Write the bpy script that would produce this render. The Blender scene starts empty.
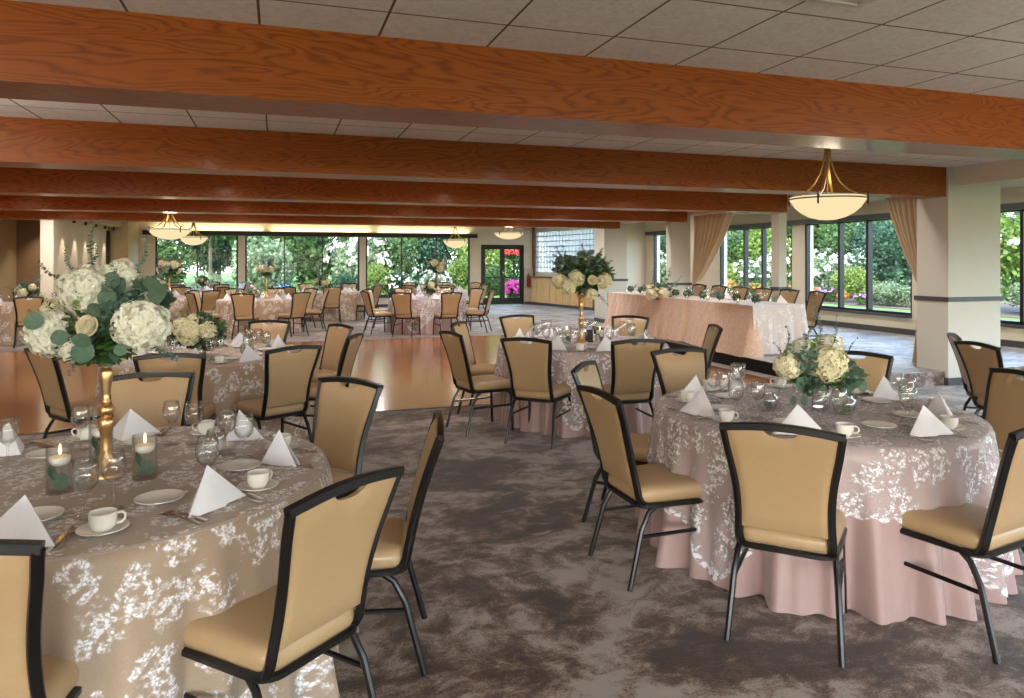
import bpy, math, random
from math import sin, cos, pi, sqrt, atan2, radians
from mathutils import Vector, Matrix

random.seed(7)
SC = bpy.context.scene
COL = SC.collection

# ---------------------------------------------------------------- camera frame
F_PX, HOR, EYE, TH = 715.0, 261.0, 1.62, radians(18.2)
RV = Vector((cos(TH), -sin(TH), 0)); FV = Vector((sin(TH), cos(TH), 0))
cam_d = bpy.data.cameras.new('camera'); cam = bpy.data.objects.new('camera', cam_d); COL.objects.link(cam)
cam.location = (0, 0, EYE); cam.rotation_euler = (pi/2, 0, -TH)
cam_d.sensor_width = 36; cam_d.sensor_fit = 'HORIZONTAL'; cam_d.lens = F_PX*36/1024
cam_d.shift_y = -(349-HOR)/1024; cam_d.clip_end = 400
SC.camera = cam

def W(r, d, z=0.0):
    p = RV*r + FV*d
    return Vector((p.x, p.y, z))
def PX(x, y, z):
    d = F_PX*(EYE-z)/(y-HOR)
    return W((x-512)/F_PX*d, d, z)

# ---------------------------------------------------------------- materials
def lin(c):
    out = []
    for v in c[:3]:
        v /= 255.0
        out.append(v/12.92 if v <= .04045 else ((v+.055)/1.055)**2.4)
    return (*out, 1.0)
class NT:
    def __init__(s, name):
        s.m = bpy.data.materials.new(name); s.m.use_nodes = True
        s.t = s.m.node_tree; s.t.nodes.clear()
        s.out = s.n('ShaderNodeOutputMaterial')
    def n(s, typ, **kw):
        nd = s.t.nodes.new(typ)
        for k, v in kw.items():
            if k in nd.inputs: nd.inputs[k].default_value = v
            else: setattr(nd, k, v)
        return nd
    def l(s, a, b): s.t.links.new(a, b)
    def math(s, op, a, b=None, clamp=False):
        nd = s.n('ShaderNodeMath', operation=op); nd.use_clamp = clamp
        for i, v in enumerate((a, b)):
            if v is None: continue
            if hasattr(v, 'links'): s.l(v, nd.inputs[i])
            else: nd.inputs[i].default_value = v
        return nd.outputs[0]
    def mix(s, fac, a, b):
        nd = s.n('ShaderNodeMix', data_type='RGBA')
        for i, v in ((0, fac), (6, a), (7, b)):
            if hasattr(v, 'links'): s.l(v, nd.inputs[i])
            else: nd.inputs[i].default_value = v
        return nd.outputs[2]
    def ramp(s, v, stops):
        nd = s.n('ShaderNodeValToRGB'); e = nd.color_ramp.elements
        while len(e) < len(stops): e.new(.5)
        for i, (p, c) in enumerate(stops): e[i].position = p; e[i].color = c
        s.l(v, nd.inputs[0]); return nd.outputs[0]
    def bsdf(s, **kw):
        b = s.n('ShaderNodeBsdfPrincipled')
        for k, v in kw.items():
            k = {'color': 'Base Color', 'rough': 'Roughness', 'metal': 'Metallic', 'spec': 'Specular IOR Level', 'coat': 'Coat Weight', 'coatr': 'Coat Roughness', 'sheen': 'Sheen Weight'}.get(k, k)
            if hasattr(v, 'links'): s.l(v, b.inputs[k])
            else: b.inputs[k].default_value = v
        s.l(b.outputs[0], s.out.inputs[0]); return b
    def bump(s, b, h, strength=.3, dist=.01):
        nd = s.n('ShaderNodeBump', Strength=strength, Distance=dist); s.l(h, nd.inputs['Height']); s.l(nd.outputs[0], b.inputs['Normal'])
    def co(s, which='Object', scale=(1, 1, 1), rot=(0, 0, 0)):
        t = s.n('ShaderNodeTexCoord'); m = s.n('ShaderNodeMapping'); m.inputs['Scale'].default_value = scale; m.inputs['Rotation'].default_value = rot
        s.l(t.outputs[which], m.inputs[0]); return m.outputs[0]
    def noise(s, vec, scale, detail=4, rough=.5, dist=0):
        nd = s.n('ShaderNodeTexNoise', Scale=scale, Detail=detail, Roughness=rough, Distortion=dist); s.l(vec, nd.inputs['Vector']); return nd.outputs[0]

def simple(name, rgb, rough=.5, var=.06, nscale=30, bump=0.0, **kw):
    t = NT(name); c = lin(rgb); v = t.noise(t.co(), nscale)
    dark = tuple(x*(1-var*2) for x in c[:3])+(1,)
    lite = tuple(min(1, x*(1+var*2)) for x in c[:3])+(1,)
    b = t.bsdf(color=t.mix(v, dark, lite), rough=rough, **kw)
    if bump: t.bump(b, v, bump, .004)
    return t.m

M = {}
def wood_beam():
    t = NT('oak beam'); vec = t.co('Object', (.42, 2.8, 2.8))
    n = t.noise(vec, 1.25, 3, .5, .3)
    s1 = t.math('SINE', t.math('MULTIPLY', n, 190))
    band = t.math('MULTIPLY_ADD', s1, .5); band.node.inputs[2].default_value = .5
    fine = t.noise(t.co('Object', (3, 120, 120)), 1.0, 4, .6)
    big = t.noise(t.co('Object', (.5, 3, 3)), 1.0, 2)
    f = t.math('ADD', t.math('MULTIPLY', t.math('POWER', band, 2.2), .42), t.math('MULTIPLY', fine, .5))
    c = t.ramp(f, [(.1, lin((160, 88, 26))), (.5, lin((140, 70, 17))), (.95, lin((84, 37, 9)))])
    c = t.mix(t.math('MULTIPLY', big, .35), c, lin((132, 64, 15)))
    b = t.bsdf(color=c, rough=.4, spec=.22, coat=.28, coatr=.14); t.bump(b, f, .08, .002)
    return t.m
def ceil_mat():
    t = NT('ceiling tile'); tc = t.n('ShaderNodeTexCoord'); sp = t.n('ShaderNodeSeparateXYZ'); t.l(tc.outputs['Object'], sp.inputs[0])
    def line(o, off):
        a = t.math('FRACT', t.math('DIVIDE', t.math('ADD', o, off), .61))
        a = t.math('ABSOLUTE', t.math('SUBTRACT', a, .5))
        return t.math('GREATER_THAN', a, .489)
    ln = t.math('MAXIMUM', line(sp.outputs[0], .085+61), line(sp.outputs[1], 61-.47+.61))
    n = t.noise(t.co('Object', (1, 1, 1)), 16, 6, .65, 1.6)
    c = t.ramp(n, [(.3, lin((226, 221, 218))), (.6, lin((246, 241, 238)))])
    c = t.mix(ln, c, lin((112, 96, 80)))
    b = t.bsdf(color=c, rough=.85, spec=.2); t.bump(b, n, .5, .008)
    return t.m
def carpet_mat():
    t = NT('mottled carpet'); vec = t.co('Object', (1, 1.25, 1))
    n1 = t.noise(vec, 1.15, 8, .66, .9); n2 = t.noise(vec, 7, 6, .7, .6); n3 = t.noise(vec, 90, 3, .75)
    v = t.math('ADD', t.math('MULTIPLY', n1, .54), t.math('ADD', t.math('MULTIPLY', n2, .34), t.math('MULTIPLY', n3, .18)))
    c = t.ramp(v, [(.45, lin((40, 26, 20))), (.50, lin((84, 63, 50))), (.532, lin((130, 112, 99))), (.575, lin((172, 160, 151)))])
    tint = t.noise(vec, .7, 2)
    c = t.mix(t.math('MULTIPLY', tint, .2), c, lin((125, 108, 90)))
    b = t.bsdf(color=c, rough=.5, spec=.5, sheen=.35); b.inputs['Sheen Roughness'].default_value = .3
    t.bump(b, n3, .55, .004)
    return t.m
def parquet_mat():
    t = NT('dance floor parquet'); vec = t.co('Object', (1, 1, 1))
    br = t.n('ShaderNodeTexBrick', Scale=1.0, **{'Color1': lin((178, 128, 88)), 'Color2': lin((150, 102, 66)), 'Mortar': lin((120, 70, 36)), 'Mortar Size': .002, 'Brick Width': .46, 'Row Height': .075, 'Bias': 0.0})
    t.l(vec, br.inputs['Vector'])
    g = t.noise(t.co('Object', (3, 40, 1)), 2, 4)
    c = t.mix(t.math('MULTIPLY', g, .5), br.outputs[0], lin((168, 98, 48)))
    t.bsdf(color=c, rough=.2, spec=.5, coat=.4, coatr=.12)
    return t.m
def lace_mat(name, base, see=False, dens=1.0):
    t = NT(name); uv = t.n('ShaderNodeUVMap').outputs[0]
    def warp(vec, sc, amp):
        nz = t.n('ShaderNodeTexNoise', Scale=sc, Detail=2.0); t.l(vec, nz.inputs['Vector'])
        o = t.n('ShaderNodeVectorMath', operation='MULTIPLY_ADD'); t.l(nz.outputs['Color'], o.inputs[0]); o.inputs[1].default_value = (amp, amp, amp); t.l(vec, o.inputs[2]); return o.outputs[0]
    w1 = warp(warp(uv, 8.0, .09), 30.0, .06)
    stretch = t.n('ShaderNodeMapping'); stretch.inputs['Scale'].default_value = (1.0, .72, 1); stretch.inputs['Rotation'].default_value = (0, 0, .35); t.l(w1, stretch.inputs[0])
    v1 = t.n('ShaderNodeTexVoronoi', Scale=8.4, Randomness=.62); t.l(stretch.outputs[0], v1.inputs['Vector'])
    clus = t.math('MULTIPLY', t.math('SUBTRACT', .44*dens, v1.outputs['Distance']), 12.0, True)
    v2 = t.n('ShaderNodeTexVoronoi', Scale=105.0); t.l(warp(uv, 60.0, .012), v2.inputs['Vector'])
    pet = t.math('MULTIPLY', t.math('SUBTRACT', .62, v2.outputs['Distance']), 7.0, True)
    v3 = t.n('ShaderNodeTexVoronoi', Scale=190.0); t.l(uv, v3.inputs['Vector'])
    dot = t.math('MULTIPLY', t.math('SUBTRACT', .40, v3.outputs['Distance']), 2.2, True)
    nb = t.n('ShaderNodeTexNoise', Scale=36.0, Detail=3.0); t.l(uv, nb.inputs['Vector'])
    br = t.math('MULTIPLY', t.math('SUBTRACT', nb.outputs[0], .44), 9.0, True)
    lace = t.math('MULTIPLY', t.math('MULTIPLY', clus, br), t.math('ADD', t.math('MULTIPLY', pet, .7), .3), True)
    lace = t.math('MAXIMUM', lace, t.math('MULTIPLY', dot, .14))
    at = t.n('ShaderNodeAttribute', attribute_name='hem')
    v4 = t.n('ShaderNodeTexVoronoi', Scale=44.0); t.l(uv, v4.inputs['Vector'])
    hem = t.math('MULTIPLY', t.math('MULTIPLY', t.math('SUBTRACT', at.outputs['Fac'], .90), 20.0, True), t.math('MULTIPLY', t.math('SUBTRACT', .66, v4.outputs['Distance']), 5.0, True))
    lace = t.math('MAXIMUM', lace, t.math('MULTIPLY', hem, .85))
    w = lin((236, 233, 236))
    if not see:
        b = t.bsdf(color=t.mix(lace, lin(base), w), rough=.48, spec=.35, sheen=.3); t.bump(b, lace, .4, .003)
    else:
        b = t.bsdf(color=t.mix(lace, lin((226, 216, 218)), w), rough=.8, spec=.1)
        tr = t.n('ShaderNodeBsdfTransparent'); mx = t.n('ShaderNodeMixShader')
        fac = t.math('ADD', t.math('MULTIPLY', lace, .72), .27, True)
        t.l(fac, mx.inputs[0]); t.l(tr.outputs[0], mx.inputs[1]); t.l(b.outputs[0], mx.inputs[2]); t.l(mx.outputs[0], t.out.inputs[0])
    return t.m
def thin_glass(name, tint=(1, 1, 1, 1), base=.03, edge=.6, power=2.2, rough=.02):
    t = NT(name); tr = t.n('ShaderNodeBsdfTransparent', Color=tint); g = t.n('ShaderNodeBsdfGlossy', Roughness=rough)
    lw = t.n('ShaderNodeLayerWeight', Blend=.5)
    f = t.math('ADD', t.math('MULTIPLY', t.math('POWER', lw.outputs['Facing'], power), edge), base, True)
    mx = t.n('ShaderNodeMixShader'); t.l(f, mx.inputs[0]); t.l(tr.outputs[0], mx.inputs[1]); t.l(g.outputs[0], mx.inputs[2]); t.l(mx.outputs[0], t.out.inputs[0])
    return t.m
def leaf_mat(name, a, b_, trans=.35, rough=.5):
    t = NT(name); oi = t.n('ShaderNodeObjectInfo'); n = t.noise(t.co('Object'), 2.6, 6, .7)
    f = t.math('ADD', t.math('MULTIPLY', t.math('SUBTRACT', n, .3), 1.6), t.math('MULTIPLY', t.math('SUBTRACT', oi.outputs['Random'], .5), .3), True)
    c = t.mix(f, lin(a), lin(b_))
    p = t.n('ShaderNodeBsdfPrincipled', Roughness=rough); t.l(c, p.inputs['Base Color']); p.inputs['Specular IOR Level'].default_value = .3
    tl = t.n('ShaderNodeBsdfTranslucent'); t.l(c, tl.inputs[0]); mx = t.n('ShaderNodeMixShader', Fac=trans)
    t.l(p.outputs[0], mx.inputs[1]); t.l(tl.outputs[0], mx.inputs[2]); t.l(mx.outputs[0], t.out.inputs[0])
    return t.m
def emis(name, rgb, st):
    t = NT(name); n = t.noise(t.co(), 6); e = t.n('ShaderNodeEmission'); c = lin(rgb)
    t.l(t.mix(n, c, tuple(min(1, x*1.05) for x in c[:3])+(1,)), e.inputs[0]); e.inputs[1].default_value = st
    t.l(e.outputs[0], t.out.inputs[0]); return t.m
def panel_wood():
    t = NT('maple panel'); n = t.noise(t.co('Object', (2, 2, .4)), 5, 5, .6, .4)
    c = t.ramp(n, [(.3, lin((214, 168, 106))), (.7, lin((232, 192, 132)))]); t.bsdf(color=c, rough=.4); return t.m
def lawn_mat():
    t = NT('lawn'); n = t.noise(t.co(), 1.2, 6, .7); n2 = t.noise(t.co(), 40, 3)
    c = t.ramp(t.math('ADD', t.math('MULTIPLY', n, .6), t.math('MULTIPLY', n2, .4)), [(.35, lin((60, 83, 41))), (.65, lin((90, 111, 62)))])
    b = t.bsdf(color=c, rough=.9, spec=.1); t.bump(b, n2, .6, .03); return t.m

M['oak'] = wood_beam(); M['ceil'] = ceil_mat(); M['carpet'] = carpet_mat(); M['parquet'] = parquet_mat()
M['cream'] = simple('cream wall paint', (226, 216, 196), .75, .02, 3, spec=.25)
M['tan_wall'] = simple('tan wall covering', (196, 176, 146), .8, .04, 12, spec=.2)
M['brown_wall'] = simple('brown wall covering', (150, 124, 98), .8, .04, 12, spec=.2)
M['white_wall'] = simple('off white pillar paint', (206, 203, 192), .7, .02, 3, spec=.3)
M['dark'] = simple('dark bronze metal', (34, 32, 31), .45, .1, 20, metal=.3)
M['rail'] = simple('grey painted rail', (74, 74, 78), .45, .05, 20)
M['black'] = simple('black powder coat', (16, 14, 13), .32, .1, 60, spec=.5)
M['vinyl'] = simple('tan vinyl', (176, 146, 108), .42, .03, 90, bump=.05, spec=.45, coat=.35, coatr=.2)
M['champ'] = lace_mat('white lace over champagne satin', (158, 136, 114), dens=1.26)
M['tanlace'] = lace_mat('white lace over tan satin', (172, 145, 118), dens=1.24)
M['lace'] = lace_mat('sheer white lace', (0, 0, 0), see=True, dens=1.36)
M['mauve'] = simple('mauve satin', (168, 138, 133), .3, .05, 8, spec=.5, sheen=.35)
M['blush'] = simple('blush crushed velvet', (212, 180, 156), .5, .18, 26, bump=.8, sheen=.5)
M['whitelace'] = lace_mat('white lace over pale satin', (206, 196, 192), dens=1.1)
M['china'] = simple('white china', (238, 234, 226), .18, .01, 20, spec=.5)
M['linen'] = simple('white folded linen', (238, 236, 240), .8, .02, 160, bump=.15, spec=.15)
M['steel'] = simple('polished steel', (200, 190, 178), .2, .05, 50, metal=1.0)
M['gold'] = simple('brushed gold', (222, 182, 132), .3, .06, 40, metal=1.0)
M['bronze'] = simple('antique bronze', (150, 118, 66), .35, .1, 40, metal=.85)
M['glass'] = thin_glass('clear drinking glass', base=.06, edge=.75, power=1.6, rough=.11)
M['pane'] = thin_glass('window glass', tint=(.97, .99, .98, 1), base=.004, edge=.35, power=5.0)
M['water'] = thin_glass('clear water', tint=(.95, .97, .95, 1), base=.03, edge=.3, power=2.5)
M['wax'] = simple('white candle wax', (244, 238, 228), .5, .02, 20)
M['flame'] = emis('candle flame', (255, 206, 120), 9.0)
M['bowl'] = emis('lit alabaster glass', (255, 230, 178), 1.05)
M['petal'] = leaf_mat('white hydrangea petal', (242, 241, 222), (253, 252, 246), .15, .6)
M['cream_petal'] = leaf_mat('cream hydrangea petal', (238, 228, 190), (250, 244, 220), .15, .6)
M['core'] = simple('pale green flower core', (176, 184, 130), .7, .1, 8)
M['rose'] = leaf_mat('ivory rose petal', (240, 226, 190), (250, 244, 226), .25, .5)
M['euca'] = leaf_mat('eucalyptus leaf', (92, 120, 108), (150, 170, 158), .15, .55)
M['leafd'] = leaf_mat('dark green leaf', (44, 76, 38), (92, 126, 64), .15, .45)
M['leafs'] = leaf_mat('silver green leaf', (70, 98, 80), (112, 138, 116), .12, .45)
M['leafl'] = leaf_mat('fresh green leaf', (104, 136, 58), (150, 176, 84), .25, .5)
M['g1'] = leaf_mat('garden green', (36, 62, 30), (90, 116, 59), .4)
M['g2'] = leaf_mat('garden bright green', (68, 93, 34), (132, 147, 73), .4)
M['g3'] = leaf_mat('garden deep green', (23, 49, 35), (65, 96, 68), .4)
M['g4'] = leaf_mat('garden pale green', (79, 102, 71), (139, 152, 119), .4)
M['bwhite'] = leaf_mat('white blossom', (176, 174, 160), (204, 204, 194), .3)
M['bpink'] = leaf_mat('pink blossom', (214, 110, 140), (242, 170, 184), .35)
M['bmag'] = leaf_mat('magenta blossom', (196, 36, 140), (236, 96, 186), .35)
M['borange'] = leaf_mat('orange blossom', (216, 92, 40), (240, 150, 90), .35)
M['bred'] = leaf_mat('red blossom', (196, 44, 44), (232, 96, 80), .35)
M['bpurple'] = leaf_mat('purple blossom', (168, 92, 176), (216, 150, 214), .35)
M['bblue'] = leaf_mat('blue blossom', (70, 120, 190), (140, 180, 226), .35)
M['bark'] = simple('tree bark', (86, 74, 60), .9, .2, 12, bump=.6)
M['maple'] = panel_wood(); M['lawn'] = lawn_mat()
M['walnut'] = simple('brown counter edge', (122, 84, 54), .4, .1, 10)
M['kick'] = simple('dark kick plate', (70, 66, 74), .5, .1, 10)
M['curtain'] = simple('beige curtain cloth', (206, 182, 148), .75, .04, 40, sheen=.3)
M['soil'] = simple('planting bed soil', (62, 52, 42), .95, .2, 20, bump=.5)
M['stageskirt'] = simple('black stage skirt', (14, 13, 14), .8, .1, 20)
M['red'] = simple('red enamel', (150, 30, 24), .4, .1, 20)
M['vent'] = simple('white enamelled metal', (214, 208, 200), .5, .02, 20)
M['pot'] = simple('dark planter', (72, 60, 52), .7, .1, 20)
M['wick'] = simple('charred wick', (40, 30, 24), .9, .1, 40)

def glassblock():
    t = NT('glass block'); n = t.noise(t.co(), 14, 3, .5, 1.0)
    tl = t.n('ShaderNodeBsdfTranslucent', Color=lin((255, 250, 242))); g = t.n('ShaderNodeBsdfGlossy', Roughness=.15)
    bp = t.n('ShaderNodeBump', Strength=.6, Distance=.02); t.l(n, bp.inputs['Height']); t.l(bp.outputs[0], g.inputs['Normal']); t.l(bp.outputs[0], tl.inputs['Normal'])
    m0 = t.n('ShaderNodeMixShader', Fac=.5); tp = t.n('ShaderNodeBsdfTransparent', Color=lin((255, 250, 244))); t.l(tl.outputs[0], m0.inputs[1]); t.l(tp.outputs[0], m0.inputs[2]); mx = t.n('ShaderNodeMixShader', Fac=.08); t.l(m0.outputs[0], mx.inputs[1]); t.l(g.outputs[0], mx.inputs[2]); t.l(mx.outputs[0], t.out.inputs[0]); return t.m
M['gblock'] = glassblock()

# ---------------------------------------------------------------- mesh builder
class MB:
    def __init__(s): s.v = []; s.f = []; s.uv = []
    def add(s, vs, fs, uvs=None):
        b = len(s.v); s.v += [tuple(v) for v in vs]; s.f += [tuple(i+b for i in f) for f in fs]
        if uvs: s.uv += uvs
        return s
    def box(s, x0, x1, y0, y1, z0, z1):
        vs = [(x, y, z) for z in (z0, z1) for y in (y0, y1) for x in (x0, x1)]
        return s.add(vs, [(0, 2, 3, 1), (4, 5, 7, 6), (0, 1, 5, 4), (2, 6, 7, 3), (0, 4, 6, 2), (1, 3, 7, 5)])
    def tube(s, pts, rad, n=8, rect=None, up=None, cap=True):
        pts = [Vector(p) for p in pts]; k = len(pts)
        tang = []
        for i in range(k):
            a = pts[max(0, i-1)]; b = pts[min(k-1, i+1)]; tang.append((b-a).normalized())
        u = Vector(up) if up else (Vector((0, 0, 1)) if abs(tang[0].z) < .9 else Vector((1, 0, 0)))
        vs = []
        for i in range(k):
            t = tang[i]; u = (u - t*u.dot(t)).normalized(); w = t.cross(u)
            r = rad[i] if isinstance(rad, (list, tuple)) else rad
            if rect:
                a, b = rect; ch = .25
                sec = [(a, b*(1-ch)), (a*(1-ch), b), (-a*(1-ch), b), (-a, b*(1-ch)), (-a, -b*(1-ch)), (-a*(1-ch), -b), (a*(1-ch), -b), (a, -b*(1-ch))]
                vs += [pts[i] + u*p + w*q for p, q in sec]
            else:
                vs += [pts[i] + u*(r*cos(2*pi*j/n)) + w*(r*sin(2*pi*j/n)) for j in range(n)]
        if rect: n = 8
        fs = [(i*n+j, i*n+(j+1) % n, (i+1)*n+(j+1) % n, (i+1)*n+j) for i in range(k-1) for j in range(n)]
        if cap: fs += [tuple(reversed(range(n))), tuple(range((k-1)*n, k*n))]
        return s.add(vs, fs)
    def lathe(s, prof, n=24, c=(0, 0, 0)):
        vs = [(c[0]+r*cos(2*pi*j/n), c[1]+r*sin(2*pi*j/n), c[2]+z) for r, z in prof for j in range(n)]
        fs = [(i*n+j, i*n+(j+1) % n, (i+1)*n+(j+1) % n, (i+1)*n+j) for i in range(len(prof)-1) for j in range(n)]
        return s.add(vs, fs)
    def ball(s, c, r, n=10, m=7):
        rx, ry, rz = r if isinstance(r, (tuple, list)) else (r, r, r)
        vs = []
        for i in range(m+1):
            a = pi*i/m
            for j in range(n): vs.append((c[0]+rx*sin(a)*cos(2*pi*j/n), c[1]+ry*sin(a)*sin(2*pi*j/n), c[2]-rz*cos(a)))
        return s.add(vs, [(i*n+j, i*n+(j+1) % n, (i+1)*n+(j+1) % n, (i+1)*n+j) for i in range(m) for j in range(n)])
    def mesh(s, name, mat, smooth=True, sharp=None):
        me = bpy.data.meshes.new(name); me.from_pydata(s.v, [], s.f); me.update()
        if s.uv:
            ul = me.uv_layers.new(name='UVMap'); li = 0
            flat = []
            for lp in me.loops: flat += s.uv[lp.vertex_index]
            ul.data.foreach_set('uv', flat)
        me.materials.append(mat)
        if smooth:
            me.polygons.foreach_set('use_smooth', [True]*len(me.polygons))
            if sharp:
                try: me.set_sharp_from_angle(angle=radians(sharp))
                except Exception: pass
        return me
    def obj(s, name, mat, parent=None, smooth=True, sharp=40, loc=None, rot=None):
        return link(name, s.mesh(name, mat, smooth, sharp), parent, loc, rot)
def link(name, me, parent=None, loc=None, rot=None, scale=None):
    o = bpy.data.objects.new(name, me); COL.objects.link(o)
    if parent: o.parent = parent
    if loc is not None: o.location = loc
    if rot is not None: o.rotation_euler = rot
    if scale is not None: o.scale = scale if isinstance(scale, (tuple, list)) else (scale,)*3
    return o
def tag(o, label, cat, group=None, kind=None):
    o['label'] = label; o['category'] = cat
    if group: o['group'] = group
    if kind: o['kind'] = kind
    return o
def thing(name, label, cat, loc=(0, 0, 0), rz=0, group=None):
    o = bpy.data.objects.new(name, None); COL.objects.link(o); o.empty_display_size = .1
    o.location = loc; o.rotation_euler = (0, 0, rz); return tag(o, label, cat, group)
def struct(name, label, mb, mat, smooth=False):
    o = mb.obj(name, mat, None, smooth) if isinstance(mb, MB) else mb
    o['kind'] = 'structure'; o['label'] = label; o['category'] = name.split('_')[0]; return o
def struct_empty(name, label, loc=(0, 0, 0), rz=0):
    o = thing(name, label, name.split('_')[0], loc, rz); o['kind'] = 'structure'; return o
def dup(src, loc, rz, label, group=None, scale=None):
    r = src.copy(); COL.objects.link(r); r.location = loc; r.rotation_euler = (0, 0, rz); r['label'] = label
    if group: r['group'] = group
    if scale is not None: r.scale = (scale,)*3 if not isinstance(scale, (tuple, list)) else scale
    for ch in src.children:
        c = ch.copy(); COL.objects.link(c); c.parent = r
        for g in ch.children:
            d = g.copy(); COL.objects.link(d); d.parent = c
    return r
class Kind:
    """first use places the built thing itself, later uses copy it"""
    def __init__(s, src): s.src = src; s.used = False
    def __call__(s, loc, rz, label, group=None, scale=None):
        if not s.used:
            s.used = True; o = s.src; o.location = loc; o.rotation_euler = (0, 0, rz); o['label'] = label
            if group: o['group'] = group
            if scale is not None: o.scale = (scale,)*3 if not isinstance(scale, (tuple, list)) else scale
            return o
        return dup(s.src, loc, rz, label, group, scale)

# ---------------------------------------------------------------- room shell
HC, HB = 2.84, 2.46
YB, XR, XL, YF = 25.3, 11.7, -7.0, -6.0
SPC = 3.17
BEAMY = [3.91+SPC*i for i in range(5)]
struct('floor', 'mottled brown and grey carpet', MB().box(XL, XR, YF, YB, -.12, 0), M['carpet'])
struct('floor_parquet', 'polished orange wood dance floor', MB().box(XL+.02, 6.4, 7.75, 14.85, 0, .006), M['parquet'])
struct('trim_1', 'metal edging strip along the dance floor', MB().box(XL+.02, 6.4, 7.72, 7.75, 0, .008).box(XL+.02, 6.4, 14.85, 14.88, 0, .008), M['rail'])
struct('floor_platform', 'raised carpeted platform by the side windows', MB().box(6.66, XR, 7.1, 14.5, 0, .18), M['carpet'])
struct('trim_2', 'black skirt on the side of the platform', MB().box(6.645, 6.66, 7.12, 14.5, 0, .178).box(6.66, XR, 14.5, 14.515, 0, .178), M['stageskirt'])
struct('ceiling', 'tiled acoustic ceiling', MB().box(XL, 8.75, YF, 17.9, HC, HC+.3), M['ceil'])
struct('ceiling_aisle', 'plain ceiling above the side platform and the far end', MB().box(8.75, XR+.5, YF, 17.9, HC, HC+.3).box(XL, XR+.5, 17.9, 21.5, 3.02, 3.3).box(XL, 9.6, 21.5, YB+.5, 3.02, 3.3).box(9.6, 10.05, 21.5, 23.4, 3.02, 3.3).box(XL, XR+.5, 17.88, 17.92, HC, 3.02), M['cream'])
for i, y in enumerate(BEAMY):
    xa, xb = (-7, 8.38)
    struct('trim_%d' % (i+3), ['broad oak ceiling beam with cathedral grain', 'second oak ceiling beam', 'third oak ceiling beam', 'fourth oak ceiling beam', 'fifth oak ceiling beam'][i], MB().box(xa, xb, y, y+.42, HB, HC), M['oak'])
struct('trim_8', 'cream header running over the pillars', MB().box(8.38, 8.75, YF, 17.6, 2.6, HC), M['cream'])
# back wall with three window bays and the door
BAYS = [(-3.70, -1.22, [-2.46]), (-1.0, 2.73, [.24, 1.48]), (2.95, 6.70, [4.2, 5.45])]
wb = MB()
SILL, HEAD = .38, 2.5
wb.box(XL, 9.2, YB, YB+.25, HEAD, 3.1)
wb.box(XL, 7.12, YB, YB+.25, 0, SILL)
for a, b in ((XL, -3.70), (-1.22, -1.0), (2.73, 2.95), (6.70, 7.12), (8.78, 9.2)): wb.box(a, b, YB, YB+.25, SILL if b < 7.11 else SILL, HEAD)
wb.box(8.78, 9.2, YB, YB+.25, 0, SILL); wb.box(7.12, 8.78, YB, YB+.25, 2.22, HEAD)
struct('wall_back', 'cream far wall with three window bays', wb, M['cream'])
struct('baseboard_back', 'dark baseboard under the far windows', MB().box(-4.1, 7.1, YB-.02, YB, 0, .1).box(8.8, 9.15, YB-.02, YB, 0, .1), M['rail'])
def window(name, label, loc, rz, w, mull, z0, z1, val=True, ext=(0, 0), fr=.05, mw=.035, sill=True):
    """local x along the wall, y to the outside"""
    e = struct_empty(name, label, loc, rz)
    f = MB().box(0, fr, .02, .12, z0, z1).box(w-fr, w, .02, .12, z0, z1).box(fr, w-fr, .02, .12, z0, z0+fr).box(fr, w-fr, .02, .12, z1-fr, z1)
    f.obj('window_frame', M['dark'], e, False)
    for m in mull: MB().box(m-mw/2, m+mw/2, .0, .12, z0+fr, z1-fr).obj('mullion', M['dark'], e, False)
    MB().box(fr, w-fr, .066, .072, z0+fr, z1-fr).obj('glass', M['pane'], e, False)
    if sill: MB().box(-ext[0], w+ext[1], -.06, .02, z0-.05, z0).obj('window_sill', M['rail'], e, False)
    return e
for i, (a, b, ms) in enumerate(BAYS):
    window('window_%d' % (i+1), ['far window bay looking onto the lawn and trees', 'middle far window bay over the flower garden', 'far window bay beside the glass doors'][i], (a, YB, 0), 0, b-a, [m-a for m in ms], SILL, HEAD)
struct('trim_9', 'long dark blind box above the far windows', MB().box(-4.05, 6.95, YB-.14, YB-.005, 2.46, 2.6), M['dark'])
# double glass doors
dr = struct_empty('door_1', 'black framed double glass doors to the garden', (7.12, YB, 0))
MB().box(0, .07, -.02, .14, 0, 2.22).box(1.59, 1.66, -.02, .14, 0, 2.22).box(.07, 1.59, -.02, .14, 2.14, 2.22).obj('door_frame', M['black'], dr, False)
for k in range(2):
    x0 = .07+k*.76
    MB().box(x0, x0+.09, .02, .08, .02, 2.14).box(x0+.67, x0+.76, .02, .08, .02, 2.14).box(x0+.09, x0+.67, .02, .08, .02, .26).box(x0+.09, x0+.67, .02, .08, 2.05, 2.14).obj('door_leaf', M['black'], dr, False)
    MB().box(x0+.09, x0+.67, .045, .052, .26, 2.05).obj('glass', M['pane'], dr, False)
    MB().box(x0+.06, x0+.70, -.03, .02, .98, 1.03).obj('push_bar', M['black'], dr, False)
hx = .83
MB().tube([(hx, -.03, 1.0), (hx, -.06, 1.05), (hx, -.06, 1.22), (hx, -.03, 1.27)], .012, 6).obj('door_handle', M['steel'], dr)
# angled glass block wall and bar counter
A, B = Vector((9.18, 25.3, 0)), Vector((10.0, 21.3, 0))
ang = atan2(B.y-A.y, B.x-A.x); LEN = (B-A).length
gw = struct_empty('window_4', 'bright glass block window above the wooden bar counter', A, ang)
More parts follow.
